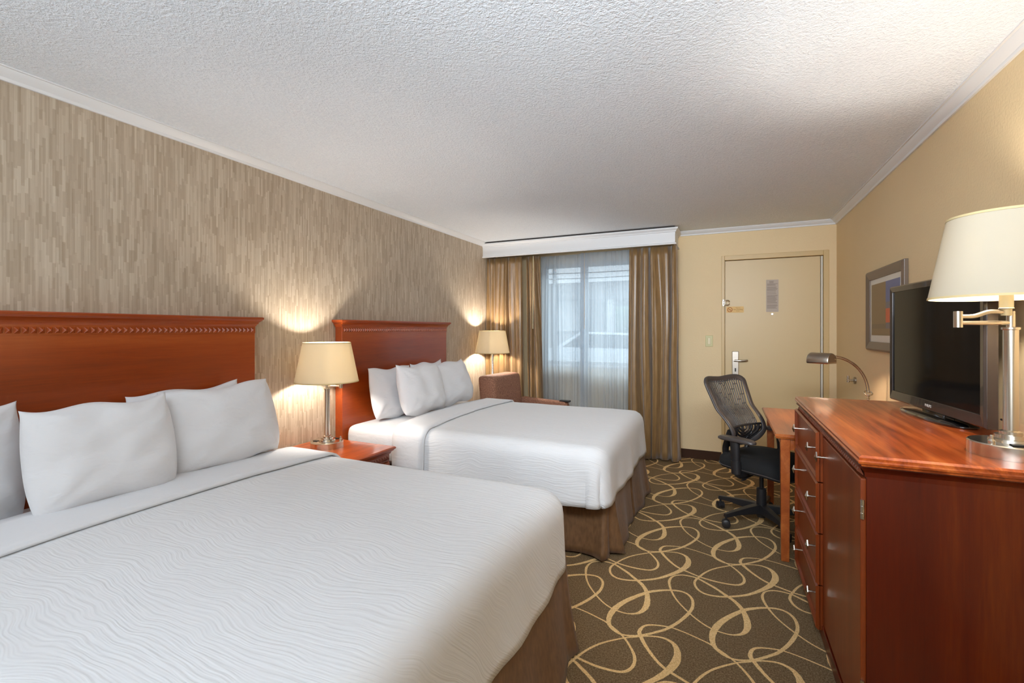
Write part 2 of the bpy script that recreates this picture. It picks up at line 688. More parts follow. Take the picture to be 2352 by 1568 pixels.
# window
win = thing('window_1', '', '', (0.5 * (WX0 + WX1), YF, WZ0))
del win['label'], win['category']
win['kind'] = 'structure'
bm = BM()
t = 0.045
for a in ((WX0, WX0 + t, WZ0, WZ1), (WX1 - t, WX1, WZ0, WZ1), (WX0, WX1, WZ0, WZ0 + t), (WX0, WX1, WZ1 - t, WZ1), (-1.52, -1.44, WZ0, WZ1), (-1.87, -1.84, WZ0, WZ1)):
    box(bm, a[0], a[1], YF + 0.04, YF + 0.09, a[2], a[3])
obj('window_frame', bm, M['alu'], win, bevel=0.003)
obj('glass_pane', BOX(WX0 + t, WX1 - t, YF + 0.062, YF + 0.066, WZ0 + t, WZ1 - t), M['glass'], win)
obj('window_sill', BOX(WX0 - 0.02, WX1 + 0.02, YF - 0.03, YF + 0.04, WZ0 - 0.02, WZ0 + 0.004), M['paint_white'], win, bevel=0.004)

# door
d = thing('door_1', '', '', (0.43, YF, 0))
del d['label'], d['category']
d['kind'] = 'structure'
bm = BM()
box(bm, DX0, DX0 + 0.03, YF - 0.012, YF + 0.10, 0, DZ1)
box(bm, DX1 - 0.045, DX1, YF - 0.012, YF + 0.10, 0, DZ1)
box(bm, DX0 + 0.03, DX1 - 0.045, YF - 0.012, YF + 0.10, 2.058, DZ1)
obj('door_frame', bm, M['frame_paint'], d, bevel=0.003)
obj('door_light_block', BOX(DX0 + 0.01, DX1 - 0.01, YF + 0.056, YF + 0.10, 0, 2.08), M['frame_paint'], d)  # unseen panel added behind the slab to stop outside light leaking in
obj('door_slab', BOX(DX0 + 0.034, 0.838, YF + 0.012, YF + 0.055, 0.012, 2.053), M['door_paint'], d, bevel=0.002)
obj('weather_strip', BOX(0.841, 0.858, YF + 0.000, YF + 0.05, 0.0, 2.052), M['strip'], d, bevel=0.004)
YD = YF + 0.012
bm = BM()
box(bm, 0.078, 0.140, YD - 0.010, YD, 0.86, 1.13)
lk = obj('lock_plate', bm, M['chrome_dark'], d, bevel=0.006, seg=3)
obj('keyhole', BOX(0.103, 0.115, YD - 0.0125, YD - 0.009, 0.925, 0.960), M['black'], lk)
bm = BM()
tube(bm, [(0.100, YD - 0.008, 1.04), (0.100, YD - 0.045, 1.04)], 0.010, 12)
tube(bm, spline([(0.094, YD - 0.045, 1.04), (0.15, YD - 0.047, 1.038), (0.20, YD - 0.042, 1.040), (0.218, YD - 0.036, 1.041)], 4), 0.0085, 10, 1.2)
sm(obj('door_lever', bm, M['chrome'], lk))
bm = BM()
tube(bm, [(0.437, YD + 0.0, 1.505), (0.437, YD - 0.006, 1.505)], 0.011, 16)
pv = sm(obj('peephole', bm, M['chrome_dark'], d))
obj('peephole_lens', tube(BM(), [(0.437, YD - 0.006, 1.505), (0.437, YD - 0.0075, 1.505)], 0.0065, 12), simple('lens_daylight', (236, 240, 255), 0.3, emit=1.6), pv)

# swing-bar guard by the frame
g = thing('door_guard', 'small brass-toned swing bar guard on the door frame above the orange sticker', 'latch', (0.01, YF - 0.012, 1.625))
obj('guard_plate', BOX(-0.012, 0.006, YF - 0.020, YF - 0.0122, 1.59, 1.66), M['chrome_dark'], g, bevel=0.003)
bm = BM()
for dz in (-0.022, 0.022):
    tube(bm, spline([(0.0, YF - 0.022, 1.625 + dz * 0.5), (0.02, YF - 0.040, 1.625 + dz), (0.045, YF - 0.040, 1.625 + dz), (0.055, YF - 0.030, 1.625 + dz * 0.4)], 4), 0.004, 8)
lathe(bm, [(0.0, 1.598), (0.008, 1.60), (0.008, 1.65), (0.0, 1.652)], 0.012, YF - 0.030, 12)
sm(obj('guard_bar', bm, M['chrome'], g))

# notice and sticker on the door
nt = thing('door_notice', 'tall grey printed notice taped to the door above the peephole', 'notice', (0.437, YD, 1.685))
obj('sheet', BOX(0.384, 0.492, YD - 0.0025, YD - 0.0002, 1.527, 1.845), M['paper'], nt)
bm = BM()
z = 1.832
rr = random.Random(5)
while z > 1.56:
    ind = 0.028 if z > 1.81 else 0.008
    box(bm, 0.384 + ind, 0.492 - ind - rr.uniform(0, 0.02), YD - 0.0031, YD - 0.0025, z - 0.0045, z)
    z -= 0.0085 if rr.random() > 0.16 else 0.016
obj('printed_lines', bm, M['ink'], nt)
st = thing('door_sticker', 'small orange no-smoking sticker on the door beside the guard', 'sticker', (0.105, YD, 1.555))
obj('sticker_sheet', BOX(0.026, 0.186, YD - 0.002, YD - 0.0002, 1.524, 1.586), M['sticker'], st)
bm = BM()
ring = [(0.058 + 0.022 * math.cos(a), YD - 0.0026, 1.555 + 0.022 * math.sin(a)) for a in [2 * PI * i / 24 for i in range(25)]]
tube(bm, ring, 0.0028, 6)
tube(bm, [(0.043, YD - 0.0026, 1.570), (0.073, YD - 0.0026, 1.540)], 0.0022, 6)
tube(bm, [(0.046, YD - 0.0026, 1.553), (0.070, YD - 0.0026, 1.556)], 0.0018, 6)
obj('no_smoking_symbol', bm, M['red_ink'], st)
for i, (tx, sz) in enumerate((('This is a', 0.013), ('Non-Smoking', 0.0155), ('Room', 0.012))):
    me = text_mesh(tx, sz)
    me.transform(Matrix.Translation((0.132, YD - 0.0026, 1.571 - i * 0.0155)) @ Matrix.Rotation(PI / 2, 4, 'X'))
    put('lettering', me, M['brown_ink'], st)

# light switch
s = thing('light_switch', 'ivory light switch plate on the tan wall left of the door', 'light switch', (-0.136, YF, 1.233))
obj('switch_plate', BOX(-0.172, -0.100, YF - 0.006, YF, 1.175, 1.290), M['switch'], s, bevel=0.004, seg=3)
obj('rocker', BOX(-0.150, -0.122, YF - 0.011, YF - 0.006, 1.200, 1.265), M['ivory'], s, bevel=0.003)

# wall bumper on the right wall
w = thing('door_stop', 'small metal door stop knob on the tan wall beside the desk lamp', 'door stop', (XR, 4.53, 0.943))
o = sm(obj('stop_base', tube(BM(), [(XR, 4.53, 0.943), (XR - 0.012, 4.53, 0.943), (XR - 0.016, 4.53, 0.943)], [0.028, 0.028, 0.014], 20), M['chrome_dark'], w))
bm = BM()
tube(bm, [(XR - 0.014, 4.53, 0.943), (XR - 0.06, 4.53, 0.943)], 0.010, 12)
tube(bm, [(XR - 0.05, 4.53, 0.925), (XR - 0.05, 4.53, 0.978)], 0.009, 12)
sm(obj('stop_bumper', bm, M['chrome'], w))

# ------------------------------------------------------------ picture on the right wall
p = thing('framed_picture', 'brown framed abstract picture with a cream mat on the right wall beside the television', 'picture', (XR, 3.74, 1.48))
y0, y1, z0, z1 = 3.36, 4.125, 1.205, 1.76
fw = 0.062
bm = BM()
xo = XR - 0.028
outer = [(y0, z0), (y1, z0), (y1, z1), (y0, z1)]
inner = [(y0 + fw, z0 + fw), (y1 - fw, z0 + fw), (y1 - fw, z1 - fw), (y0 + fw, z1 - fw)]
mid = [(y0 + 0.012, z0 + 0.012), (y1 - 0.012, z0 + 0.012), (y1 - 0.012, z1 - 0.012), (y0 + 0.012, z1 - 0.012)]
levels = [(outer, XR - 0.001), (outer, XR - 0.020), (mid, XR - 0.030), (inner, XR - 0.018), (inner, XR - 0.002)]
R = [[bm.verts.new((x, a, b)) for a, b in loop] for loop, x in levels]
for A, B in zip(R, R[1:]):
    for i in range(4):
        j = (i + 1) % 4
        bm.faces.new((A[i], A[j], B[j], B[i]))
obj('frame', bm, M['pic_frame'], p, bevel=0.002)
obj('mat_board', BOX(XR - 0.012, XR - 0.002, y0 + fw - 0.002, y1 - fw + 0.002, z0 + fw - 0.002, z1 - fw + 0.002), M['mat_board'], p)
ay0, ay1, az0, az1 = y0 + fw + 0.032, y1 - fw - 0.032, z0 + fw + 0.045, z1 - fw - 0.035
cols = [('art_ochre', (150, 128, 92)), ('art_violet', (120, 122, 150)), ('art_orange', (206, 112, 76)), ('art_bands', (136, 120, 92)), ('art_grey', (128, 122, 118))]
ms = [simple(a, c, 0.7) for a, c in cols]
bm = BM()
H = az1 - az0
ym = ay0 + 0.46 * (ay1 - ay0)
for (a, b, c, e, mi) in ((ym, ay1, az0 + .22 * H, az1, 0), (ay0, ym, az0 + .62 * H, az1, 1), (ay0, ym, az0 + .50 * H, az0 + .62 * H, 4), (ay0, ym, az0 + .24 * H, az0 + .50 * H, 2),
                         (ay0, ym, az0 + .13 * H, az0 + .24 * H, 4), (ym, ay1, az0 + .13 * H, az0 + .22 * H, 3), (ay0, ay1, az0, az0 + .13 * H, 0)):
    box(bm, XR - 0.0135, XR - 0.012, a, b, c, e, mi)
obj('print', bm, ms, p)

# ------------------------------------------------------------ valance, drapes, sheers
VX1 = -0.425
vp = [(0.35, 2.204), (0.362, 2.204), (0.362, 2.214), (0.350, 2.224), (0.350, 2.30), (0.352, 2.325), (0.360, 2.330), (0.360, 2.338), (0.372, 2.350), (0.380, 2.356), (0.380, 2.368), (0.335, 2.368), (0.335, 2.204)]
bm = BM()
vp2 = [(a - 0.35, b) for a, b in vp]
sweep(bm, vp2, [(XL, YF - 0.35, 0, -1), (VX1 - 0.015, YF - 0.35, 1, -1), (VX1 - 0.015, YF, 1, 0)])
val = sm(obj('window_valance', bm, M['paint_white']), 30)
tag(val, 'long white moulded pelmet box above the window, just under the ceiling', 'valance')
# dark slab standing in for the shade in the gap above the valance
struct(obj('valance_gap_shade', BOX(XL + 0.02, VX1 - 0.02, YF - 0.368, YF, ZC - 0.018, ZC - 0.0005), M['gap_shade']))


def drape(name, label, xa, xb, xa2, xb2, y, ztop, zbot, waves, amp, mat, cat='curtain', seed=1, pull=None, group=None, res=26):
    bm = BM()
    nx, nz = int(waves * res), 26
    rd = random.Random(seed)
    phs = [rd.uniform(0, 6.28) for _ in range(4)]
    grid = []
    for j in range(nz + 1):
        v = j / nz
        z = ztop + (zbot - ztop) * v
        row = []
        for i in range(nx + 1):
            u = i / nx
            w = u + 0.030 * math.sin(2 * PI * u * 2.3 + phs[0]) * (4 * u * (1 - u)) + 0.012 * math.sin(2 * PI * u * 5.1 + phs[1] + v * 1.5)
            x = (xa + (xb - xa) * w) * (1 - v) + (xa2 + (xb2 - xa2) * w) * v
            am = amp * (0.55 + 0.55 * min(1, v * 2.5)) * (0.8 + 0.35 * math.sin(2 * PI * u * 1.7 + phs[2]))
            th = 2 * PI * u * waves + 0.9 * math.sin(v * 2.2 + phs[3] + u * 5) + 0.5 * math.sin(v * 5.1 + u * 9 + phs[0])
            s_ = math.sin(th)
            s_ = math.copysign(abs(s_) ** 0.8, s_)
            yy = y + am * s_ + 0.25 * am * math.sin(2 * th + phs[1])
            xx = x + 0.22 * am * math.cos(th)
            if pull:
                xx, yy = pull(xx, yy, z, u, v)
            row.append(bm.verts.new((xx, yy, z)))
        grid.append(row)
    for A, B in zip(grid, grid[1:]):
        for i in range(nx):
            bm.faces.new((A[i], A[i + 1], B[i + 1], B[i]))
    o = obj(name, bm, mat, smooth=True, keep=True)
    md = o.modifiers.new('thickness', 'SOLIDIFY')
    md.thickness = 0.0015
    tag(o, label, cat, group)
    return o


def bulge(xx, yy, z, u, v):
    b = math.exp(-((z - 1.45) / 0.35) ** 2) * max(0, u - 0.55) / 0.45
    return xx + 0.012 * b, yy - 0.03 * b


drape('window_drape', 'gold-brown satin drape beside the floor lamp, at the far left of the window', -2.60, -2.13, -2.60, -2.10, 4.955, 2.205, 0.02, 6.5, 0.026, M['drape'], seed=3)
narrow = drape('window_drape', 'narrow brown satin drape with dark folds left of the sheers, bearing a white wand', -2.105, -1.935, -2.06, -1.87, 5.005, 2.205, 0.02, 2.6, 0.034, M['drape'], seed=8)
drape('window_drape', 'brown satin drape hanging to the carpet right of the sheers', -0.905, -0.425, -0.925, -0.385, 4.965, 2.205, 0.018, 5.3, 0.046, M['drape'], seed=12, pull=bulge)
sheerl = drape('sheer_curtain', 'left white sheer curtain panel, overlapping at the middle of the window', -1.955, -1.40, -1.955, -1.40, 5.108, 2.21, 0.03, 13, 0.013, M['sheer'], seed=5, res=14)
drape('sheer_curtain', 'right white sheer curtain panel in front of the window', -1.47, -0.80, -1.47, -0.80, 5.052, 2.21, 0.03, 15, 0.013, M['sheer'], seed=9, res=14)
sm(obj('wand', TUBE([(-1.995, 4.95, 2.20), (-1.995, 4.94, 1.36)], 0.0045, 8), M['ivory'], narrow))
sm(obj('wand', TUBE([(-1.415, 5.04, 2.20), (-1.415, 5.035, 1.36)], 0.004, 8), M['chrome_dark'], sheerl))


# ------------------------------------------------------------ headboards
def dentils(bm, x, y0, y1, z0, z1, pitch, depth, axis='y'):
    n = max(1, int(round(abs(y1 - y0) / pitch)))
    st = (y1 - y0) / n
    for i in range(n):
        a = y0 + i * st + st * 0.12
        b = y0 + (i + 1) * st - st * 0.12
        if axis == 'y':
            q = [bm.verts.new((x, a, z0)), bm.verts.new((x, b, z0)), bm.verts.new((x, b, z1)), bm.verts.new((x, a, z1))]
            t_ = bm.verts.new((x + depth, (a + b) / 2, (z0 + z1) / 2))
        for k_ in range(4):
            bm.faces.new((q[k_], q[(k_ + 1) % 4], t_))
        bm.faces.new(q)


def headboard(label, y0, y1, grp):
    t_ = thing('headboard', label, 'headboard', (XL + 0.04, (y0 + y1) / 2, 0.0), grp)
    px = XL + 0.072
    obj('panel', BOX(XL + 0.004, px, y0 + 0.035, y1 - 0.035, 0.02, 1.385), M['headboard'], t_, bevel=0.004)
    bm = BM()
    pr = [(-0.03, 1.370), (0.004, 1.370), (0.006, 1.378), (0.014, 1.392), (0.026, 1.402), (0.028, 1.408), (0.032, 1.408), (0.034, 1.414), (0.034, 1.420), (0.030, 1.424), (-0.03, 1.424)]
    sweep(bm, pr, [(XL + 0.004, y0 + 0.035, 0, -1), (px, y0 + 0.035, 1, -1), (px, y1 - 0.035, 1, 1), (XL + 0.004, y1 - 0.035, 0, 1)])
    box(bm, XL + 0.004, px + 0.01, y0 + 0.02, y1 - 0.02, 1.384, 1.4235)
    sm(obj('cornice', bm, M['headboard'], t_), 25)
    bm = BM()
    box(bm, px, px + 0.004, y0 + 0.037, y1 - 0.037, 1.330, 1.371)
    dentils(bm, px + 0.0042, y0 + 0.045, y1 - 0.045, 1.335, 1.362, 0.0243, 0.012)
    obj('dentil_trim', bm, M['headboard'], t_)
    return t_


HB1 = (0.40, 1.906)
HB2 = (2.528, 3.998)
headboard('tall cherry headboard of the nearest bed, cut by the left edge of the photo', *HB1, 'cherry headboards')
headboard('tall cherry headboard of the bed nearer the window', *HB2, 'cherry headboards')


# ------------------------------------------------------------ beds
def soft(v, s, a, sd=0.0):
    return a * noise.noise(Vector((v[0] * s + sd, v[1] * s + sd * 1.7, v[2] * s)))


def cover(x0, x1, y0, y1, zt, drop, foot=True, rc=0.11, r=0.075, off=0.0, flare=0.05, crown=0.02, nz=0.006, seed=0.0, step=0.03, left=True):
    """cloth laid over a mattress: inner rectangle shrunk by rc, the rest falls over the edge"""
    bm = BM()
    rc += off
    r += off
    X1 = x1 + off - rc
    Y0, Y1 = y0 - off + rc, y1 + off - rc
    arc = rc - r
    total = arc + r * PI / 2 + drop - r
    def axis(a, b, lo, hi):
        vals = []
        if lo:
            k_ = int(total / step)
            vals += [a - total + total * i / k_ for i in range(k_)]
        k_ = max(2, int((b - a) / 0.05))
        vals += [a + (b - a) * i / k_ for i in range(k_ + 1)]
        if hi:
            k_ = int(total / step)
            vals += [b + total * (i + 1) / k_ for i in range(k_)]
        return vals
    us = axis(x0, X1 if foot else x1, False, foot)
    vs_ = axis(Y0, Y1, True, True)
    grid = []
    for u in us:
        row = []
        for v in vs_:
            ex = max(0.0, u - X1) if foot else 0.0
            ey = (v - Y1) if v > Y1 else ((v - Y0) if v < Y0 else 0.0)
            e = max(ex, abs(ey))
            cxp, cyp = min(u, X1) if foot else u, min(max(v, Y0), Y1)
            cr = crown * (1 - (2 * (cyp - Y0) / (Y1 - Y0) - 1) ** 2)
            if e < 1e-9:
                pt = Vector((u, v, zt + off + cr))
            else:
                L = math.hypot(ex, ey)
                dx, dy = ex / L, ey / L
                if e <= arc:
                    h, dz = e, 0
                elif e <= arc + r * PI / 2:
                    a_ = (e - arc) / r
                    h, dz = arc + r * math.sin(a_), r * (1 - math.cos(a_))
                else:
                    q = e - arc - r * PI / 2
                    corner = min(dx, abs(dy)) * 1.414
                    h, dz = rc + flare * q + 0.05 * q * corner, r + q
                    if 0.12 < dx / (dx + abs(dy) + 1e-9) < 0.42:
                        h += 0.014 * min(1.0, q / 0.10)
                pt = Vector((cxp + dx * h, cyp + dy * h, zt + off - dz + cr * (1 if dz == 0 else max(0, 1 - dz * 8))))
                q = max(0.0, dz - 0.06)
                s_ = cxp if abs(dy) > dx else cyp
                wob = 0.010 * math.sin(s_ * 9 + seed) + 0.006 * math.sin(s_ * 23 + seed * 2)
                pt.x += dx * wob * q * 3
                pt.y += dy * wob * q * 3
            pt.z += soft(pt, 2.2, nz, seed) + soft(pt, 6.0, nz * 0.35, seed)
            row.append(bm.verts.new(pt))
        grid.append(row)
    for A, B in zip(grid, grid[1:]):
        for i in range(len(A) - 1):
            bm.faces.new((A[i], A[i + 1], B[i + 1], B[i]))
    return bm


def rrect(x0, x1, y0, y1, r, n=6):
    """open path: head end -> near side -> foot -> far side, with outward normals"""
    P = []
    m = 40
    for i in range(m + 1):
        P.append((x0 + (x1 - r - x0) * i / m, y0, 0, -1))
    for i in range(1, n):
        a = -PI / 2 + PI / 2 * i / n
        P.append((x1 - r + r * math.cos(a), y0 + r + r * math.sin(a), math.cos(a), math.sin(a)))
    for i in range(m + 1):
        P.append((x1, y0 + r + (y1 - y0 - 2 * r) * i / m, 1, 0))
    for i in range(1, n):
        a = PI / 2 * i / n
        P.append((x1 - r + r * math.cos(a), y1 - r + r * math.sin(a), math.cos(a), math.sin(a)))
    for i in range(m + 1):
        P.append((x1 - r - (x1 - r - x0) * i / m, y1, 0, 1))
    return P


def bed_skirt(x0, x1, y0, y1, ztop, zbot, seed):
    P = rrect(x0, x1, y0, y1, 0.02, 4)
    # resample densely
    dense = []
    for a, b in zip(P, P[1:]):
        L = math.hypot(b[0] - a[0], b[1] - a[1])
        k_ = max(1, int(L / 0.012))
        for i in range(k_):
            t_ = i / k_
            dense.append([a[q] + (b[q] - a[q]) * t_ for q in range(4)])
    dense.append(list(P[-1]))
    bm = BM()
    rows = []
    s = 0.0
    S = [0.0]
    for a, b in zip(dense, dense[1:]):
        s += math.hypot(b[0] - a[0], b[1] - a[1])
        S.append(s)
    cor = []
    for c in ((x1, y0), (x1, y1)):
        cor.append(S[min(range(len(dense)), key=lambda i: (dense[i][0] - c[0]) ** 2 + (dense[i][1] - c[1]) ** 2)])
    cor.append(cor[0] + (cor[1] - cor[0]) * 0.5)
    nzr = 10
    for j in range(nzr + 1):
        v = j / nzr
        z = ztop + (zbot - ztop) * v
        row = []
        for (x, y, nx, ny), s in zip(dense, S):
            o = 0.010 + 0.036 * v * v + 0.014 * v * math.sin(s * 8 + seed) + 0.008 * v * math.sin(s * 21 + seed * 3)
            for q, c in enumerate(cor):
                dd = abs(s - c - 0.02)
                if dd < 0.03:
                    o -= (0.075 * v + 0.012) * (1 - dd / 0.03) ** 0.6
                elif dd < 0.10 and q < 2:
                    o += 0.030 * v * (1 - (dd - 0.03) / 0.07)
            row.append(bm.verts.new((x + nx * o, y + ny * o, z + 0.004 * math.sin(s * 5 + seed) * v)))
        rows.append(row)
    for A, B in zip(rows, rows[1:]):
        for i in range(len(A) - 1):
            bm.faces.new((A[i], A[i + 1], B[i + 1], B[i]))
    return bm


def soft_box(x0, x1, y0, y1, z0, z1, bev):
    bm = BOX(x0, x1, y0, y1, z0, z1)
    bmesh.ops.bevel(bm, geom=bm.edges[:], offset=bev, segments=5, profile=0.6, affect='EDGES')
    return bm


def bed(lab_bed, lab_cov, y0, y1, xseam, xfold, hem, seed, grp, inset=0.0):
    xh, xf = XL + 0.085, -0.62
    b = thing('bed', lab_bed, 'bed', ((xh + xf) / 2, (y0 + y1) / 2, 0.0), grp[0])
    sm(obj('box_spring', soft_box(xh + 0.01, xf - 0.01, y0 + 0.01 + inset, y1 - 0.01, 0.16, 0.40, 0.02), M['box_fabric'], b), 50)
    m = obj('mattress', soft_box(xh, xf + 0.01, y0, y1, 0.40, 0.652, 0.07), M['cotton'], b, smooth=True)
    sk = obj('bed_skirt', bed_skirt(xh + 0.02, xf + 0.005, y0 + inset, y1 - inset * 0.2, 0.405, 0.015, seed), M['skirt'], b, smooth=True, keep=True)
    md = sk.modifiers.new('thickness', 'SOLIDIFY')
    md.thickness = 0.002
    bm = BM()
    for x in (xh + 0.1, xf - 0.1):
        for y in (y0 + 0.1 + inset, y1 - 0.1):
            f = BM()
            lathe(f, [(0.03, 0.0), (0.03, 0.03), (0.022, 0.04), (0.022, 0.16)], x, y, 14)
            obj('leg', f, M['black'], b)
    c = thing('bedspread', lab_cov, 'bedspread', ((xfold + xf) / 2, (y0 + y1) / 2, 0.66), grp[1])
    o = obj('spread', cover(xfold + 0.03, xf + 0.015, y0 - 0.014, y1 + 0.014, 0.668, 0.668 - hem, seed=seed), M['crinkle'], c, smooth=True, keep=True)
    md = o.modifiers.new('thickness', 'SOLIDIFY')
    md.thickness = 0.010
    o = obj('folded_sheet', cover(xfold, xseam, y0 - 0.014, y1 + 0.014, 0.668, 0.668 - hem - 0.03, foot=False, off=0.026, seed=seed, flare=0.06, nz=0.006), M['cotton'], c, smooth=True, keep=True)
    md = o.modifiers.new('thickness', 'SOLIDIFY')
    md.thickness = 0.013
    md.offset = 0.6
    return b


bed('double bed nearest the camera, brown skirt down to the carpet', 'white crinkled bedspread with a turned-down sheet on the nearest bed', 0.36, 1.885, -1.90, -2.21, 0.36, 1.3,
    ('double beds', 'white bedspreads'))
bed('double bed nearer the window, pleated brown skirt down to the carpet', 'white crinkled bedspread with a turned-down sheet on the bed nearer the window', 2.575, 3.975, -1.80, -2.06, 0.345, 4.1,
    ('double beds', 'white bedspreads'), 0.145)


def pillow(label, y0, y1, zb, zt, xb, xt, th, seed, yaw=0.0, roll=0.0, grp=None):
    """standing pillow leaning on the headboard: xb, xt are its centre x at bottom and top"""
    w, h = y1 - y0, math.hypot(zt - zb, xt - xb)
    bm = BM()
    nu, nv = 34, 26
    ax = Vector((xt - xb, 0, zt - zb)).normalized()
    nrm = Vector((ax.z, 0, -ax.x))
    ctr = Vector(((xb + xt) / 2, (y0 + y1) / 2, (zb + zt) / 2))
    Ry = Matrix.Rotation(yaw, 3, 'Z')
    Rr = Matrix.Rotation(roll, 3, 'X')
    def P(u, v, side):
        pin_u = 1.0 - 0.075 * abs(v) ** 2.2 + 0.045 * abs(v) ** 8
        pin_v = 1 - (0.065 if v > 0 else -0.01) * (1 - abs(u) ** 4.0) * abs(v) ** 3
        if v < 0:
            pin_u = 1.0 - 0.085 * abs(v) ** 2.6
            pin_v -= 0.035 * abs(u) ** 6 * abs(v) ** 3
        uu = u * w / 2 * pin_u
        vv = v * h / 2 * pin_v
        prof_ = max(0.0, (1 - abs(u) ** 3.4)) ** 0.6 * max(0.0, (1 - abs(v) ** 3.2)) ** 0.56
        t_ = th / 2 * prof_ * (1 + 0.18 * max(0, -v))
        loc = Vector((0, uu, vv))
        wr = 0.0
        if prof_ > 0:
            q = Vector((u * 1.4 + seed, v * 1.6, side * 0.7 + seed))
            wr = 0.013 * noise.noise(q * 1.7) * prof_
            # radiating creases near the corners
            for cu, cv in ((1, 1), (-1, 1), (-1, -1), (1, -1)):
                du, dv = u - cu, v - cv
                rr_ = math.hypot(du, dv)
                a_ = math.atan2(dv, du)
                wr += 0.004 * math.sin(a_ * 13 + seed) * math.exp(-((rr_ - 0.42) / 0.3) ** 2)
        d_ = nrm * (side * (t_ + wr * (1 if side > 0 else 0.3)))
        edge = 0.010 * math.sin(u * 5 + seed) * abs(v) ** 6
        p_ = ax * (vv + edge) + Vector((0, uu, 0)) + d_
        return ctr + Ry @ (Rr @ p_)
    def su(i, n):
        t_ = -1 + 2 * i / n
        return math.copysign(1 - (1 - abs(t_)) ** 1.35, t_)
    front = [[bm.verts.new(P(su(i, nu), su(j, nv), 1)) for i in range(nu + 1)] for j in range(nv + 1)]
    back = [[front[j][i] if i in (0, nu) or j in (0, nv) else bm.verts.new(P(su(i, nu), su(j, nv), -1)) for i in range(nu + 1)] for j in range(nv + 1)]
    for G, fl_ in ((front, False), (back, True)):
        for j in range(nv):
            for i in range(nu):
                q = (G[j][i], G[j][i + 1], G[j + 1][i + 1], G[j + 1][i])
                bm.faces.new(q[::-1] if fl_ else q)
    o = obj('pillow', bm, M['cotton'], smooth=True)
    return tag(o, label, 'pillow', grp)


G1, G2 = 'pillows on the nearest bed', 'pillows on the bed nearer the window'
pillow('white pillow on the nearest bed, leftmost and cut by the photo edge', 0.30, 0.82, 0.665, 1.085, -2.34, -2.43, 0.14, 1.0, grp=G1)
pillow('white pillow on the nearest bed, in front of the leftmost one', 0.745, 1.225, 0.694, 1.070, -2.14, -2.24, 0.17, 2.3, yaw=-0.03, grp=G1)
pillow('white pillow standing at the back of the nearest bed, only its top edge showing', 1.17, 1.72, 0.672, 1.062, -2.42, -2.462, 0.10, 3.1, roll=0.02, grp=G1)
pillow('white pillow on the nearest bed, front one at the window end', 1.215, 1.775, 0.694, 1.075, -2.20, -2.30, 0.17, 4.7, roll=0.03, grp=G1)
pillow('white pillow on the bed nearer the window, leftmost behind the front one', 2.72, 3.24, 0.660, 1.055, -2.37, -2.445, 0.12, 5.2, grp=G2)
pillow('plump white pillow in the front of the bed nearer the window', 2.81, 3.33, 0.690, 1.074, -2.15, -2.245, 0.17, 6.4, yaw=-0.05, grp=G2)
pillow('white pillow on the bed nearer the window, rightmost by the armchair', 3.33, 3.90, 0.690, 1.062, -2.19, -2.32, 0.17, 7.9, roll=0.02, grp=G2)
pillow('white pillow at the back of the bed nearer the window, just its top showing', 3.26, 3.76, 0.662, 1.062, -2.425, -2.465, 0.09, 8.8, grp=G2)


# ------------------------------------------------------------ nightstand
ns = thing('nightstand', 'cherry nightstand between the two beds holding a lamp', 'nightstand', (-2.3, 2.21, 0.0))
nx0, nx1, ny0, ny1, nz = XL + 0.02, -2.003, 1.985, 2.435, 0.58
obj('body', BOX(nx0, nx1, ny0, ny1, 0.03, nz - 0.04), M['cherry_front'], ns, bevel=0.003)
bm = BM()
pr = [(-0.03, nz - 0.045), (0.006, nz - 0.045), (0.010, nz - 0.034), (0.022, nz - 0.024), (0.024, nz - 0.018), (0.030, nz - 0.016), (0.032, nz - 0.006), (0.026, nz), (-0.03, nz)]
sweep(bm, pr, [(nx0, ny0, 0, -1), (nx1, ny0, 1, -1), (nx1, ny1, 1, 1), (nx0, ny1, 0, 1)])
box(bm, nx0, nx1 - 0.028, ny0 + 0.028, ny1 - 0.028, nz - 0.03, nz - 0.0002)
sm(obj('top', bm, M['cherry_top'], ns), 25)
bm = BM()
box(bm, nx1, nx1 + 0.005, ny0 + 0.004, ny1 - 0.004, nz - 0.088, nz - 0.045)
dentils(bm, nx1 + 0.0052, ny0 + 0.01, ny1 - 0.01, nz - 0.082, nz - 0.052, 0.024, 0.012)
obj('dentil_trim', bm, M['cherry_trim'], ns)
for z0_, z1_ in ((0.29, 0.485), (0.07, 0.275)):
    dr = obj('drawer', BOX(nx1 + 0.0, nx1 + 0.018, ny0 + 0.012, ny1 - 0.012, z0_, z1_), M['cherry_front'], ns, bevel=0.006, seg=3)
    bm = BM()
    zc = (z0_ + z1_) / 2
    tube(bm, [(nx1 + 0.018, 2.21, zc), (nx1 + 0.040, 2.21, zc), (nx1 + 0.046, 2.21, zc)], [0.005, 0.006, 0.015], 12)
    sm(obj('knob', bm, M['chrome'], dr))


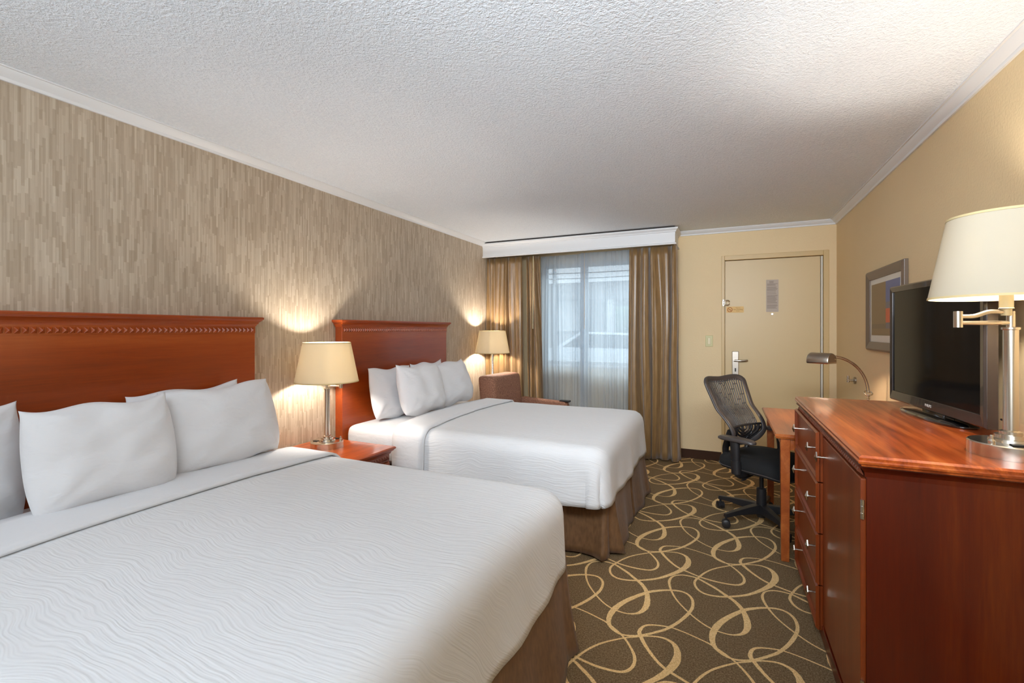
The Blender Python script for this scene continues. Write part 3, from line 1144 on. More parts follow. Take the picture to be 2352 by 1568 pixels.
# ------------------------------------------------------------ lamps
def swing_lamp(label, x, y, z, ang, rb, post_h, sh0, sh1, rb0, rt0, sdx, sdy, grp, power, warm, knob_ang, arm_len=0.13):
    """table lamp: disc base, post, folded swing arm, cone shade"""
    t_ = thing('table_lamp', label, 'lamp', (x, y, z), grp)
    bm = BM()
    lathe(bm, [(0, z), (rb, z), (rb, z + 0.004), (rb, z + 0.038), (rb - 0.003, z + 0.041), (rb * 0.52, z + 0.043), (rb * 0.50, z + 0.052), (rb * 0.38, z + 0.054), (rb * 0.37, z + 0.064), (0.022, z + 0.066), (0.0, z + 0.066)], x, y, 56)
    bs = sm(obj('base', bm, M['chrome'], t_), 30)
    for da in (0.75, 3.3):
        a_ = knob_ang + da
        ox_, oy_ = x + rb * 0.66 * math.cos(a_), y + rb * 0.66 * math.sin(a_)
        b2 = BOX(ox_ - 0.017, ox_ + 0.017, oy_ - 0.010, oy_ + 0.010, z + 0.0425, z + 0.046)
        obj('outlet', b2, M['black'], bs, bevel=0.001)
    bm = BM()
    kx, ky = x + rb * 0.84 * math.cos(knob_ang), y + rb * 0.84 * math.sin(knob_ang)
    lathe(bm, [(0.0, z + 0.040), (0.009, z + 0.040), (0.009, z + 0.050), (0.006, z + 0.054), (0.0045, z + 0.056), (0.0045, z + 0.066), (0.003, z + 0.068), (0, z + 0.068)], kx, ky, 16)
    sm(obj('switch', bm, M['chrome'], bs), 30)
    zp = z + post_h
    bm = BM()
    lathe(bm, [(0, z + 0.064), (0.026, z + 0.064), (0.026, z + 0.074), (0.0175, z + 0.078), (0.0175, zp - 0.008), (0.021, zp - 0.006), (0.021, zp), (0.010, zp + 0.002), (0.010, zp + 0.05), (0.0, zp + 0.05)], x, y, 32)
    sm(obj('post', bm, M['chrome'], t_), 30)
    ax_, ay_ = math.cos(ang), math.sin(ang)
    ex, ey = x + ax_ * arm_len, y + ay_ * arm_len
    bm = BM()
    zl, zu = zp + 0.014, zp + 0.040
    tube(bm, [(x, y, zl), (ex, ey, zl)], 0.0068, 10)
    tube(bm, spline([(ex, ey, zu - 0.006), (ex * .7 + x * .3, ey * .7 + y * .3, zu - 0.005), (ex * .35 + (x + sdx) * .65, ey * .35 + (y + sdy) * .65, zu + 0.008), (x + sdx, y + sdy, zu + 0.006)], 6), 0.0068, 10)
    lathe(bm, [(0, zl - 0.014), (0.011, zl - 0.014), (0.011, zu + 0.010), (0, zu + 0.010)], ex, ey, 18)
    sm(obj('swing_arm', bm, M['chrome'], t_), 40)
    sx, sy = x + sdx, y + sdy
    bm = BM()
    lathe(bm, [(0, zu - 0.004), (0.0125, zu - 0.004), (0.0125, zu + 0.016), (0.018, zu + 0.018), (0.016, zu + 0.020), (0.016, sh0 + 0.09), (0, sh0 + 0.09)], sx, sy, 20)
    sk = sm(obj('socket', bm, M['ivory'], t_), 40)
    shade(t_, sx, sy, sh0, sh1, rb0, rt0)
    bulb(t_, sx, sy, (sh0 * 0.5 + sh1 * 0.5), lit(power, warm))
    return t_


def shade(par, sx, sy, z0, z1, r0, r1):
    bm = BM()
    lathe(bm, [(r0, z0), (r1, z1), (r1 - 0.0015, z1), (r0 - 0.0015, z0), (r0, z0)], sx, sy, 64, cap=False)
    bmesh.ops.remove_doubles(bm, verts=bm.verts, dist=1e-6)
    s_ = sm(obj('lamp_shade', bm, M['shade_large' if sx > 0 else 'shade'], par), 40)
    for rr_, zz in ((r0, z0), (r1, z1)):
        bm = BM()
        sl = (r1 - r0) / (z1 - z0)
        up = 0.007 if zz == z0 else -0.007
        lathe(bm, [(rr_ + 0.0012, zz), (rr_ + 0.0012 + sl * up, zz + up), (rr_ - 0.0025 + sl * up, zz + up), (rr_ - 0.0025, zz), (rr_ + 0.0012, zz)], sx, sy, 64, cap=False)
        bmesh.ops.remove_doubles(bm, verts=bm.verts, dist=1e-6)
        sm(obj('rim', bm, M['shade_rim'], s_), 40)
    bm = BM()
    zs = z1 - 0.012
    for k_ in range(3):
        a_ = 2 * PI * k_ / 3 + 0.4
        tube(bm, [(sx, sy, zs), (sx + (r1 - 0.002) * math.cos(a_), sy + (r1 - 0.002) * math.sin(a_), zs)], 0.0016, 6)
    obj('spider', bm, M['chrome_dark'], s_)
    return s_


def bulb(par, sx, sy, zc, mat=None):
    bm = BM()
    lathe(bm, [(0, zc - 0.05), (0.012, zc - 0.05), (0.014, zc - 0.03), (0.026, zc - 0.012), (0.029, zc + 0.006), (0.020, zc + 0.026), (0, zc + 0.034)], sx, sy, 20)
    return sm(obj('bulb', bm, mat, par), 40)


M['shade_rim'] = simple('shade_rim', (206, 186, 138), 0.7)
WARM = (1.0, 0.93, 0.84)
LG = 'swing arm lamps with cream shades'
YW = YAW
right_dir = YAW  # image-right direction in the floor plane


swing_lamp('cream-shaded lamp standing on the nightstand between the beds', -2.375, 2.265, 0.58, YAW + 0.1, 0.102, 0.385,
           1.008, 1.267, 0.199, 0.148, 0.0, 0.0, LG, 600, WARM, 0.6, 0.088)
swing_lamp('large cream-shaded lamp at the right photo edge, standing on the dresser', 0.800, 1.925, 0.965, PI + YAW - 0.08, 0.098, 0.392,
           1.446, 1.700, 0.180, 0.134, -0.018, -0.02, LG, 600, WARM, PI + YAW + 0.25, 0.15)

# floor lamp in the corner
fx, fy = -2.39, 4.69
t_ = thing('floor_lamp', 'floor lamp with a pale shade in the corner behind the armchair', 'floor lamp', (fx, fy, 0))
bm = BM()
lathe(bm, [(0, 0), (0.13, 0), (0.13, 0.018), (0.12, 0.024), (0.03, 0.03), (0.02, 0.05), (0, 0.05)], fx, fy, 40)
sm(obj('base', bm, M['chrome'], t_), 30)
bm = BM()
lathe(bm, [(0, 0.04), (0.0115, 0.04), (0.0115, 0.70), (0.014, 0.705), (0.014, 0.72), (0.0115, 0.725), (0.0115, 1.18), (0, 1.18)], fx, fy, 20)
sm(obj('pole', bm, M['chrome'], t_), 30)
shade(t_, fx, fy, 1.085, 1.340, 0.197, 0.150)
bulb(t_, fx, fy, 1.215, lit(760, (1.0, 0.92, 0.82)))

# ------------------------------------------------------------ armchair
ac = thing('armchair', 'rust-brown upholstered armchair in the corner beyond the far bed', 'armchair', (0, 0, 0))
def cushion(x0, x1, y0, y1, z0, z1, bev, lean=0.0):
    bm = soft_box(x0, x1, y0, y1, z0, z1, bev)
    if lean:
        for v in bm.verts:
            v.co.x -= lean * (v.co.z - z0)
    return bm
obj('backrest', cushion(-0.30, -0.10, -0.30, 0.30, 0.22, 0.875, 0.05, 0.10), M['armchair'], ac, smooth=True)
for s_ in (-1, 1):
    a_ = BM()
    prof_ = [(-0.16, 0.20), (0.38, 0.20), (0.40, 0.50), (0.39, 0.565), (0.34, 0.578), (0.0, 0.590), (-0.16, 0.600)]
    A = [a_.verts.new((x, s_ * 0.33 - 0.045, z)) for x, z in prof_]
    B = [a_.verts.new((x, s_ * 0.33 + 0.045, z)) for x, z in prof_]
    n = len(prof_)
    for i in range(n):
        a_.faces.new((A[i], A[(i + 1) % n], B[(i + 1) % n], B[i]))
    a_.faces.new(A)
    a_.faces.new(B)
    arm = obj('armrest', a_, M['armchair'], ac, smooth=True, bevel=0.02, seg=4)
    obj('wooden_tip', soft_box(0.30, 0.415, s_ * 0.33 - 0.028, s_ * 0.33 + 0.028, 0.572, 0.592, 0.008), M['black_plastic'], arm, smooth=True)
obj('seat_cushion', cushion(-0.14, 0.40, -0.275, 0.275, 0.26, 0.43, 0.045), M['armchair'], ac, smooth=True)
obj('seat_frame', soft_box(-0.20, 0.38, -0.28, 0.28, 0.17, 0.27, 0.01), M['armchair'], ac)
for x in (-0.22, 0.34):
    for y in (-0.29, 0.29):
        f = BM()
        lathe(f, [(0, 0), (0.014, 0), (0.024, 0.19), (0, 0.19)], x, y, 12)
        sm(obj('leg', f, M['black_plastic'], ac), 40)
ac.location = (-1.93, 4.465, 0.0)
ac.rotation_euler = (0, 0, -0.06)

# ------------------------------------------------------------ dresser
TZ = 0.965
dr = thing('dresser', 'large cherry dresser with drawers and a cabinet door along the right wall', 'dresser', (0.67, 2.4, 0))
bx0, bx1, by0, by1 = 0.402, XR - 0.015, 1.775, 3.075
XD = 0.378                       # drawer stack stands a little proud
bm = BM()
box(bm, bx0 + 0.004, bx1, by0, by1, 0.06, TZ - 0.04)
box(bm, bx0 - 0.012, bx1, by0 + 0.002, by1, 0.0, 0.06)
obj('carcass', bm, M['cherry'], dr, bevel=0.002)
obj('drawer_case', BOX(XD + 0.016, bx0 + 0.01, 2.395, by1 - 0.004, 0.03, TZ - 0.055), M['cherry'], dr, bevel=0.002)
bm = BM()
tx0, ty0, ty1 = 0.374, 1.728, 3.125
pr = [(-0.05, TZ - 0.034), (-0.012, TZ - 0.034), (-0.010, TZ - 0.028), (-0.002, TZ - 0.024), (0.000, TZ - 0.018), (-0.004, TZ - 0.014), (-0.003, TZ - 0.006), (-0.010, TZ), (-0.05, TZ)]
sweep(bm, pr, [(bx1, ty0, 0, -1), (tx0, ty0, -1, -1), (tx0, ty1, -1, 1), (bx1, ty1, 0, 1)])
box(bm, tx0 + 0.045, bx1, ty0 + 0.045, ty1 - 0.045, TZ - 0.033, TZ - 0.0002)
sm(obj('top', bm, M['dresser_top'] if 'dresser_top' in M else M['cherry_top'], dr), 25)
bm = BM()
pr = [(-0.02, TZ - 0.075), (0.000, TZ - 0.075), (0.002, TZ - 0.060), (0.010, TZ - 0.048), (0.022, TZ - 0.040), (0.022, TZ - 0.034), (-0.02, TZ - 0.034)]
sweep(bm, pr, [(bx1, by0, 0, -1), (bx0 - 0.0, by0, -1, -1), (bx0 - 0.0, by1, -1, 1), (bx1, by1, 0, 1)])
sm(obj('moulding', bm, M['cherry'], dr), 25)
bm = BM()
for i in range(52):
    a = by0 + 0.006 + i * 0.0248
    q = [bm.verts.new(p) for p in ((bx0 - 0.002, a, TZ - 0.072), (bx0 - 0.002, a + 0.020, TZ - 0.072), (bx0 - 0.012, a + 0.020, TZ - 0.046), (bx0 - 0.012, a, TZ - 0.046))]
    t2 = bm.verts.new((bx0 - 0.019, a + 0.010, TZ - 0.060))
    for k_ in range(4):
        bm.faces.new((q[k_], q[(k_ + 1) % 4], t2))
    bm.faces.new(q)
obj('dentil_trim', bm, M['cherry_trim'], dr)
# cabinet door
cd = obj('cabinet_door', BOX(bx0 - 0.010, bx0 + 0.006, by0 + 0.006, 2.385, 0.075, TZ - 0.082), M['cherry_front'], dr, bevel=0.004, seg=3)


def pull(x, y, z, par):
    bm = BM()
    tube(bm, [(x, y, z), (x - 0.034, y, z)], 0.0042, 10)
    # diamond plate at the outer end
    q = [(x - 0.030, y - 0.013, z), (x - 0.030, y, z + 0.022), (x - 0.030, y + 0.013, z), (x - 0.030, y, z - 0.022)]
    vs = [bm.verts.new(p_) for p_ in q]
    f_ = [bm.verts.new((p_[0] - 0.004, p_[1], p_[2])) for p_ in q]
    tip = bm.verts.new((x - 0.042, y, z))
    bm.faces.new(vs)
    for i in range(4):
        j = (i + 1) % 4
        bm.faces.new((vs[i], vs[j], f_[j], f_[i]))
        bm.faces.new((f_[i], f_[j], tip))
    return obj('knob', bm, M['chrome'], par)


pull(bx0 - 0.010, 2.335, 0.808, cd)
for zz in (0.787, 0.22):
    bm = BM()
    lathe(bm, [(0, zz - 0.030), (0.0055, zz - 0.030), (0.0055, zz - 0.012), (0.0048, zz - 0.011), (0.0055, zz - 0.010), (0.0055, zz + 0.010), (0.0048, zz + 0.011), (0.0055, zz + 0.012), (0.0055, zz + 0.030), (0, zz + 0.030)], bx0 - 0.006, by0 + 0.003, 14)
    sm(obj('hinge', bm, M['chrome'], cd), 30)
zd = [0.905, 0.682, 0.457, 0.232, 0.035]
for a, b in zip(zd, zd[1:]):
    bm = BM()
    ya, yb = 2.400, by1 - 0.006
    # drawer front with a raised bevelled rim along its lower and outer edges
    x0, x1 = XD, XD + 0.018
    loops = [((x1), ya, yb, b + 0.003, a - 0.003), ((x0 + 0.004), ya, yb, b + 0.003, a - 0.003), ((x0), ya + 0.004, yb - 0.004, b + 0.007, a - 0.007),
             ((x0), ya + 0.012, yb - 0.012, b + 0.015, a - 0.015), ((x0 + 0.004), ya + 0.018, yb - 0.018, b + 0.021, a - 0.021)]
    R = [[bm.verts.new((x, y, z)) for y, z in ((y0_, z0_), (y1_, z0_), (y1_, z1_), (y0_, z1_))] for x, y0_, y1_, z0_, z1_ in loops]
    for A, B in zip(R, R[1:]):
        for i in range(4):
            bm.faces.new((A[i], A[(i + 1) % 4], B[(i + 1) % 4], B[i]))
    bm.faces.new(R[-1])
    bm.faces.new(R[0][::-1])
    w_ = obj('drawer', bm, M['cherry_front'], dr)
    bm = BM()
    O_ = [(ya, b + 0.003), (yb, b + 0.003), (yb, a - 0.003), (ya, a - 0.003)]
    I_ = [(ya + 0.016, b + 0.019), (yb - 0.016, b + 0.019), (yb - 0.016, a - 0.019), (ya + 0.016, a - 0.019)]
    C_ = [(ya + 0.006, b + 0.009), (yb - 0.006, b + 0.009), (yb - 0.006, a - 0.009), (ya + 0.006, a - 0.009)]
    D_ = [(ya + 0.012, b + 0.015), (yb - 0.012, b + 0.015), (yb - 0.012, a - 0.015), (ya + 0.012, a - 0.015)]
    R = [[bm.verts.new((x, y, z)) for y, z in lp] for lp, x in ((O_, XD + 0.006), (O_, XD - 0.002), (C_, XD - 0.010), (D_, XD - 0.008), (I_, XD + 0.003))]
    for A, B in zip(R, R[1:]):
        for i in range(4):
            bm.faces.new((A[i], A[(i + 1) % 4], B[(i + 1) % 4], B[i]))
    obj('edge_moulding', bm, M['cherry_front'], w_)
    zc = (a + b) / 2 + 0.018
    pull(XD + 0.004, 2.50, zc, w_)
    pull(XD + 0.004, 2.945, zc, w_)

# ------------------------------------------------------------ television
tv = thing('television', 'black flat-screen television on the dresser behind the big lamp', 'television', (0, 0, 0))
w2, zb, zt = 0.395, 0.028, 0.605     # local frame: screen looks along -X, width along Y
bm = BM()
outer = [(-w2, zb), (w2, zb), (w2, zt), (-w2, zt)]
bi, bb = 0.030, 0.048
inner = [(-w2 + bi, zb + bb), (w2 - bi, zb + bb), (w2 - bi, zt - bi), (-w2 + bi, zt - bi)]
rim = [(-w2 + 0.006, zb + 0.006), (w2 - 0.006, zb + 0.006), (w2 - 0.006, zt - 0.006), (-w2 + 0.006, zt - 0.006)]
R = []
for loop, x in ((outer, 0.035), (outer, 0.004), (rim, -0.004), (inner, -0.002), (inner, 0.006)):
    R.append([bm.verts.new((x, y, z)) for y, z in loop])
for A, B in zip(R, R[1:]):
    for i in range(4):
        bm.faces.new((A[i], A[(i + 1) % 4], B[(i + 1) % 4], B[i]))
obj('bezel', bm, M['bezel'], tv, bevel=0.0015)
obj('screen', BOX(0.003, 0.012, -w2 + bi - 0.004, w2 - bi + 0.004, zb + bb - 0.004, zt - bi + 0.004), M['screen'], tv)
bm = BM()
bk = [(0.012, 0.0), (0.035, 0.0), (0.052, 0.05), (0.085, 0.11)]
R = [[bm.verts.new((x, y, z)) for y, z in ((-w2 + i_ + 0.002, zb + i_ + 0.002), (w2 - i_ - 0.002, zb + i_ + 0.002), (w2 - i_ - 0.002, zt - i_ - 0.002), (-w2 + i_ + 0.002, zt - i_ - 0.002))] for x, i_ in bk]
for A, B in zip(R, R[1:]):
    for i in range(4):
        bm.faces.new((A[i], A[(i + 1) % 4], B[(i + 1) % 4], B[i]))
bm.faces.new(R[-1])
bm.faces.new(R[0])
obj('back_shell', bm, M['tv_side'], tv, bevel=0.006, seg=3)
me = text_mesh('PHILIPS', 0.017)
me.transform(Matrix.Translation((-0.0048, 0.0, zb + 0.024)) @ Matrix.Rotation(-PI / 2, 4, 'Z') @ Matrix.Rotation(PI / 2, 4, 'X'))
put('logo_lettering', me, M['tv_logo'], tv)
# stand
bm = BM()
pts = []
n = 40
for i in range(n):
    a_ = 2 * PI * i / n
    cx_, sy_ = math.cos(a_), math.sin(a_)
    pts.append((0.03 + 0.085 * math.copysign(abs(cx_) ** 0.75, cx_) * (1.0 if cx_ < 0 else 0.75), 0.25 * math.copysign(abs(sy_) ** 0.8, sy_)))
rings = []
for s_, z in ((0.985, 0.0), (1.0, 0.004), (1.0, 0.008), (0.93, 0.014), (0.60, 0.018)):
    rings.append([bm.verts.new((0.03 + (x - 0.03) * s_, y * s_, z)) for x, y in pts])
for A, B in zip(rings, rings[1:]):
    for i in range(n):
        bm.faces.new((A[i], A[(i + 1) % n], B[(i + 1) % n], B[i]))
bm.faces.new(rings[0])
bm.faces.new(rings[-1])
sb = sm(obj('stand_base', bm, M['tv_base'], tv), 30)
obj('stand_neck', soft_box(0.010, 0.050, -0.09, 0.09, 0.014, 0.060, 0.006), M['tv_base'], tv, smooth=False)
tv.location = (0.818, 2.60, TZ)
tv.rotation_euler = (0, 0, 0.085)
cbl = sm(obj('power_cable', TUBE(spline([(0.93, 2.30, TZ + 0.055), (0.935, 2.25, TZ + 0.045), (0.94, 2.19, TZ + 0.012), (0.945, 2.14, TZ + 0.004)], 6), 0.0035, 8), M['black']))
tag(cbl, 'short black cable curling out behind the television onto the dresser', 'cable')

# ------------------------------------------------------------ desk and desk lamp
dk = thing('desk', 'cherry writing desk between the dresser and the far wall', 'desk', (0.6, 3.6, 0))
dx0, dx1, dy0, dy1, dz = 0.272, XR - 0.015, 3.085, 4.10, 0.745
bm = BM()
pr = [(-0.03, dz - 0.026), (-0.006, dz - 0.026), (-0.004, dz - 0.020), (0.0, dz - 0.016), (0.0, dz - 0.006), (-0.006, dz), (-0.03, dz)]
dyt = dy0 + 0.045
sweep(bm, pr, [(dx1, dy0 - 0.0, 0, -1), (dx0, dy0, -1, -1), (dx0, dy1, -1, 1), (dx1, dy1, 0, 1)])
box(bm, dx0 + 0.028, dx1, dy0 + 0.028, dy1 - 0.028, dz - 0.025, dz - 0.0002)
sm(obj('top', bm, M['desk_wood'], dk), 25)
for x0_, y0_ in ((dx0 + 0.030, dy0 + 0.022), (dx0 + 0.030, dy1 - 0.072), (dx1 - 0.06, dy0 + 0.022), (dx1 - 0.06, dy1 - 0.072)):
    bm = BM()
    v_ = box(bm, x0_, x0_ + 0.050, y0_, y0_ + 0.050, 0.0, dz - 0.026)
    for q in v_[:4] if v_[0].co.z > 0.1 else v_[4:]:
        pass
    for q in bm.verts:
        if q.co.z < 0.01:
            q.co.x += (x0_ + 0.025 - q.co.x) * 0.16
            q.co.y += (y0_ + 0.025 - q.co.y) * 0.16
    obj('leg', bm, M['desk_wood'], dk, bevel=0.003)
bm = BM()
box(bm, dx0 + 0.045, dx0 + 0.060, dy0 + 0.06, dy1 - 0.06, dz - 0.095, dz - 0.026)
box(bm, dx0 + 0.07, dx1 - 0.05, dy0 + 0.032, dy0 + 0.045, dz - 0.095, dz - 0.026)
box(bm, dx0 + 0.07, dx1 - 0.05, dy1 - 0.055, dy1 - 0.042, dz - 0.095, dz - 0.026)
obj('apron', bm, M['desk_wood'], dk)

lx, ly = 0.865, 3.74
t_ = thing('desk_lamp', 'arched brushed-metal desk lamp with a half-round head above the desk', 'lamp', (lx, ly, dz))
bm = BM()
lathe(bm, [(0, dz), (0.080, dz), (0.080, dz + 0.014), (0.072, dz + 0.020), (0.02, dz + 0.024), (0, dz + 0.024)], lx, ly, 36)
sm(obj('base', bm, M['chrome'], t_), 30)
bm = BM()
tube(bm, [(lx, ly, dz + 0.02), (lx, ly, dz + 0.105)], 0.006, 10)
for i in range(7):
    zz = dz + 0.09 + i * 0.0125
    lathe(bm, [(0.004, zz - 0.006), (0.0125, zz), (0.004, zz + 0.006)], lx, ly, 14, cap=False)
ring_ = [(lx + 0.022 * math.cos(a_), ly + 0.022 * math.sin(a_), dz + 0.188 + 0.012 * math.sin(a_)) for a_ in [2 * PI * i / 14 for i in range(15)]]
tube(bm, ring_, 0.0045, 8)
for dd in (-0.007, 0.007):
    arc = []
    for i in range(19):
        a_ = PI / 2 * i / 18 * 1.02
        ex_, ez_ = 0.205 * (1 - math.cos(a_)), 0.235 * math.sin(a_)
        arc.append((lx - ex_ * 0.995 + dd * (1 - i / 22), ly + dd * 0.2 + ex_ * 0.02, dz + 0.190 + ez_ + dd * (i / 18) * 0.9))
    tube(bm, arc, 0.0042, 8)
tube(bm, [(lx - 0.205, ly - 0.012, dz + 0.424), (lx - 0.190, ly - 0.028, dz + 0.402)], 0.008, 10)
sm(obj('arm', bm, M['chrome'], t_), 40)
# head: half-round trough, its axis running away to the upper left
hx, hy, hz = lx - 0.262, ly - 0.01, dz + 0.395
A_ = Vector((-0.78, 0.62, 0.0)).normalized()
B_ = Vector((A_.y, -A_.x, 0))
bm = BM()
hl, hr = 0.070, 0.054
rings = []
nn = 18
for s_, rr_ in ((-hl, 0.93), (-hl + 0.006, 1.0), (hl - 0.006, 1.0), (hl, 0.93)):
    c = Vector((hx, hy, hz)) + A_ * s_
    rings.append([bm.verts.new(c + B_ * (hr * rr_ * math.cos(-0.35 + (PI + 0.7) * i / nn)) + Vector((0, 0, hr * rr_ * math.sin(-0.35 + (PI + 0.7) * i / nn)))) for i in range(nn + 1)])
for A, B in zip(rings, rings[1:]):
    for i in range(nn):
        bm.faces.new((A[i], A[i + 1], B[i + 1], B[i]))
bm.faces.new(rings[0])
bm.faces.new(rings[-1])
hd = sm(obj('head', bm, M['chrome_dark'], t_), 35)
md = hd.modifiers.new('thickness', 'SOLIDIFY')
md.thickness = 0.001
c0, c1 = Vector((hx, hy, hz + 0.004)) - A_ * 0.06, Vector((hx, hy, hz + 0.004)) + A_ * 0.06
sm(obj('tube_bulb', TUBE([c0, c1], 0.009, 12), lit(260, (1.0, 0.80, 0.62)), t_))

# ------------------------------------------------------------ office chair (built facing +X, then turned)
oc = thing('office_chair', 'black swivel office chair with a slotted backrest at the desk', 'office chair', (0, 0, 0))


def back_pt(u, v):
    """u -1..1 across, v 0 (bottom) .. 1 (top)"""
    z = 0.500 + 0.505 * v
    hw = 0.200 + 0.060 * min(1.0, (max(v, 0.0) / 0.95)) ** 1.1
    hw *= 1 - 0.50 * (max(0, 0.20 - v) / 0.20) ** 1.6
    xc = -0.185 + 0.055 * math.sin(PI * min(1, v / 0.55)) * (1 if v < 0.55 else 0) - 0.185 * max(0, v - 0.22) ** 1.15
    x = xc + 0.055 * abs(u) ** 2.2 * (1 - 0.45 * v)
    y = hw * u
    if v > 0.85:
        z += (0.020 * abs(u) ** 2 - 0.012 * (1 - abs(u))) * (v - 0.85) / 0.15
    return Vector((x, y, z))


# frame outline
outl = [back_pt(-1, v / 14) for v in range(1, 14)]
outl = []
N1 = 16
for i in range(N1 + 1):
    outl.append(back_pt(-1, 0.06 + 0.86 * i / N1))
for i in range(1, 12):
    u = -1 + 2 * i / 12
    vv = 0.92 + 0.08 * (1 - abs(u) ** 5)
    outl.append(back_pt(u, vv))
for i in range(N1 + 1):
    outl.append(back_pt(1, 0.92 - 0.86 * i / N1))
for i in range(1, 10):
    u = 1 - 2 * i / 10
    outl.append(back_pt(u, 0.06 - 0.06 * (1 - abs(u) ** 4)))
bm = BM()
nO = len(outl)
ctr = Vector((-0.2, 0, 0.78))
rings = []
for i, p_ in enumerate(outl):
    tn = (outl[(i + 1) % nO] - outl[(i - 1) % nO]).normalized()
    nrm = Vector((1, 0, 0.2)).normalized()
    sd = tn.cross(nrm).normalized()
    if (ctr - p_).dot(sd) < 0:
        sd = -sd
    wd = 0.042 if p_.z < 0.93 else 0.046
    th = 0.010
    sec = [(-0.004, 0.0), (0.0, th), (wd * 0.5, th * 1.15), (wd, th * 0.4), (wd, -th * 0.4), (wd * 0.5, -th * 0.8), (0.0, -th)]
    rings.append([bm.verts.new(p_ + sd * a + nrm * b) for a, b in sec])
for i in range(nO):
    A, B = rings[i], rings[(i + 1) % nO]
    for k_ in range(7):
        bm.faces.new((A[k_], A[(k_ + 1) % 7], B[(k_ + 1) % 7], B[k_]))
sm(obj('back_frame', bm, M['grey_plastic'], oc, sub=1), 80)
# slotted field: fanned ribs with staggered bridges
NR = 19
def rib_u(i, v):
    t_ = -1 + 2 * i / (NR - 1)
    return 0.86 * t_ * (0.74 + 0.26 * v) + 0.05 * math.sin(t_ * 3.0) * (1 - v)
bm = BM()
for i in range(NR):
    pts = [back_pt(rib_u(i, v), v) for v in [0.30 + 0.635 * q / 12 for q in range(13)]]
    tube(bm, pts, 0.0056, 6, 0.8)
for i in range(NR - 1):
    offs = abs(i - (NR - 2) / 2) * 0.035
    for v in (0.44, 0.66, 0.86):
        vv = v + offs if i % 2 == 0 else v + offs - 0.035
        while vv > 0.92:
            vv -= 0.55
        if vv < 0.31:
            continue
        a = back_pt(rib_u(i, vv), vv)
        b = back_pt(rib_u(i + 1, vv + 0.01), vv + 0.01)
        tube(bm, [a, (a + b) / 2, b], 0.0042, 6, 0.9)
sm(obj('back_slats', bm, M['grey_plastic'], oc), 60)
# lumbar field: nested U-shaped ribs
bm = BM()
for q in range(6):
    r_ = 0.22 + 0.135 * q
    pts = []
    for k_ in range(17):
        a_ = PI + PI * k_ / 16
        u = r_ * math.cos(a_)
        v = 0.30 + (0.26 * r_ / 0.9) * math.sin(a_)
        pts.append(back_pt(max(-0.97, min(0.97, u)), max(0.02, v)))
    tube(bm, pts, 0.0085, 6, 0.8)
tube(bm, [back_pt(-0.93 + 1.86 * k_ / 14, 0.305) for k_ in range(15)], 0.009, 6, 0.9)
tube(bm, [back_pt(0, 0.02), back_pt(0, 0.10), back_pt(0, 0.2), back_pt(0, 0.30)], 0.009, 6)
for u in (-0.45, 0.45):
    tube(bm, [back_pt(u * 0.6, 0.06), back_pt(u, 0.18), back_pt(u, 0.30)], 0.008, 6)
sm(obj('lumbar_ribs', bm, M['black_plastic'], oc), 60)
# spine behind the back
bm = BM()
for s_ in (-1, 1):
    tube(bm, spline([(-0.115, s_ * 0.185, 0.64), (-0.150, s_ * 0.165, 0.57), (-0.185, s_ * 0.135, 0.48), (-0.17, s_ * 0.09, 0.39), (-0.10, s_ * 0.04, 0.365)], 5), 0.024, 10, 0.7)
tube(bm, [(-0.170, -0.15, 0.52), (-0.205, 0, 0.515), (-0.170, 0.15, 0.52)], 0.014, 8)
sm(obj('back_support', bm, M['black_plastic'], oc), 60)
# seat
bm = BM()
def seat_pt(a_, s_, z):
    c, s = math.cos(a_), math.sin(a_)
    return (0.02 + 0.245 * s_ * math.copysign(abs(c) ** 0.55, c), 0.255 * s_ * math.copysign(abs(s) ** 0.55, s), z)
rings = []
nS = 40
for s_, z in ((0.80, 0.385), (0.97, 0.390), (1.0, 0.405), (1.0, 0.425), (0.985, 0.448), (0.90, 0.468), (0.6, 0.476), (0.3, 0.472)):
    row = []
    for i in range(nS):
        x, y, zz = seat_pt(2 * PI * i / nS, s_, z)
        if x > 0.12:
            zz -= 0.9 * (x - 0.12) ** 2 * 2
        if z > 0.45:
            zz += 0.10 * y * y * 2
        row.append(bm.verts.new((x, y, zz)))
    rings.append(row)
for A, B in zip(rings, rings[1:]):
    for i in range(nS):
        bm.faces.new((A[i], A[(i + 1) % nS], B[(i + 1) % nS], B[i]))
bm.faces.new(rings[0])
bm.faces.new(rings[-1])
st_ = obj('seat', bm, M['black_cloth'], oc, smooth=True)
loop = []
for i in range(nS + 1):
    x, y, zz = seat_pt(2 * PI * i / nS, 1.005, 0.406)
    if x > 0.12:
        zz -= 1.8 * (x - 0.12) ** 2
    loop.append((x, y, zz))
sm(obj('piping', TUBE(loop, 0.004, 6), M['grey_plastic'], st_))
# mechanism, column
bm = soft_box(-0.12, 0.10, -0.08, 0.08, 0.335, 0.386, 0.012)
tube(bm, [(0.0, -0.06, 0.352), (0.01, -0.20, 0.345)], 0.0045, 6)
tube(bm, [(0.01, -0.20, 0.345), (0.012, -0.235, 0.343), (0.014, -0.262, 0.341)], [0.006, 0.013, 0.008], 8, 0.5)
obj('tilt_mechanism', bm, M['black_plastic'], oc)
bm = BM()
lathe(bm, [(0, 0.045), (0.026, 0.045), (0.033, 0.10), (0.031, 0.235), (0.024, 0.24), (0.014, 0.242), (0.014, 0.34), (0, 0.34)], 0, 0, 24)
sm(obj('gas_column', bm, M['black_plastic'], oc), 40)
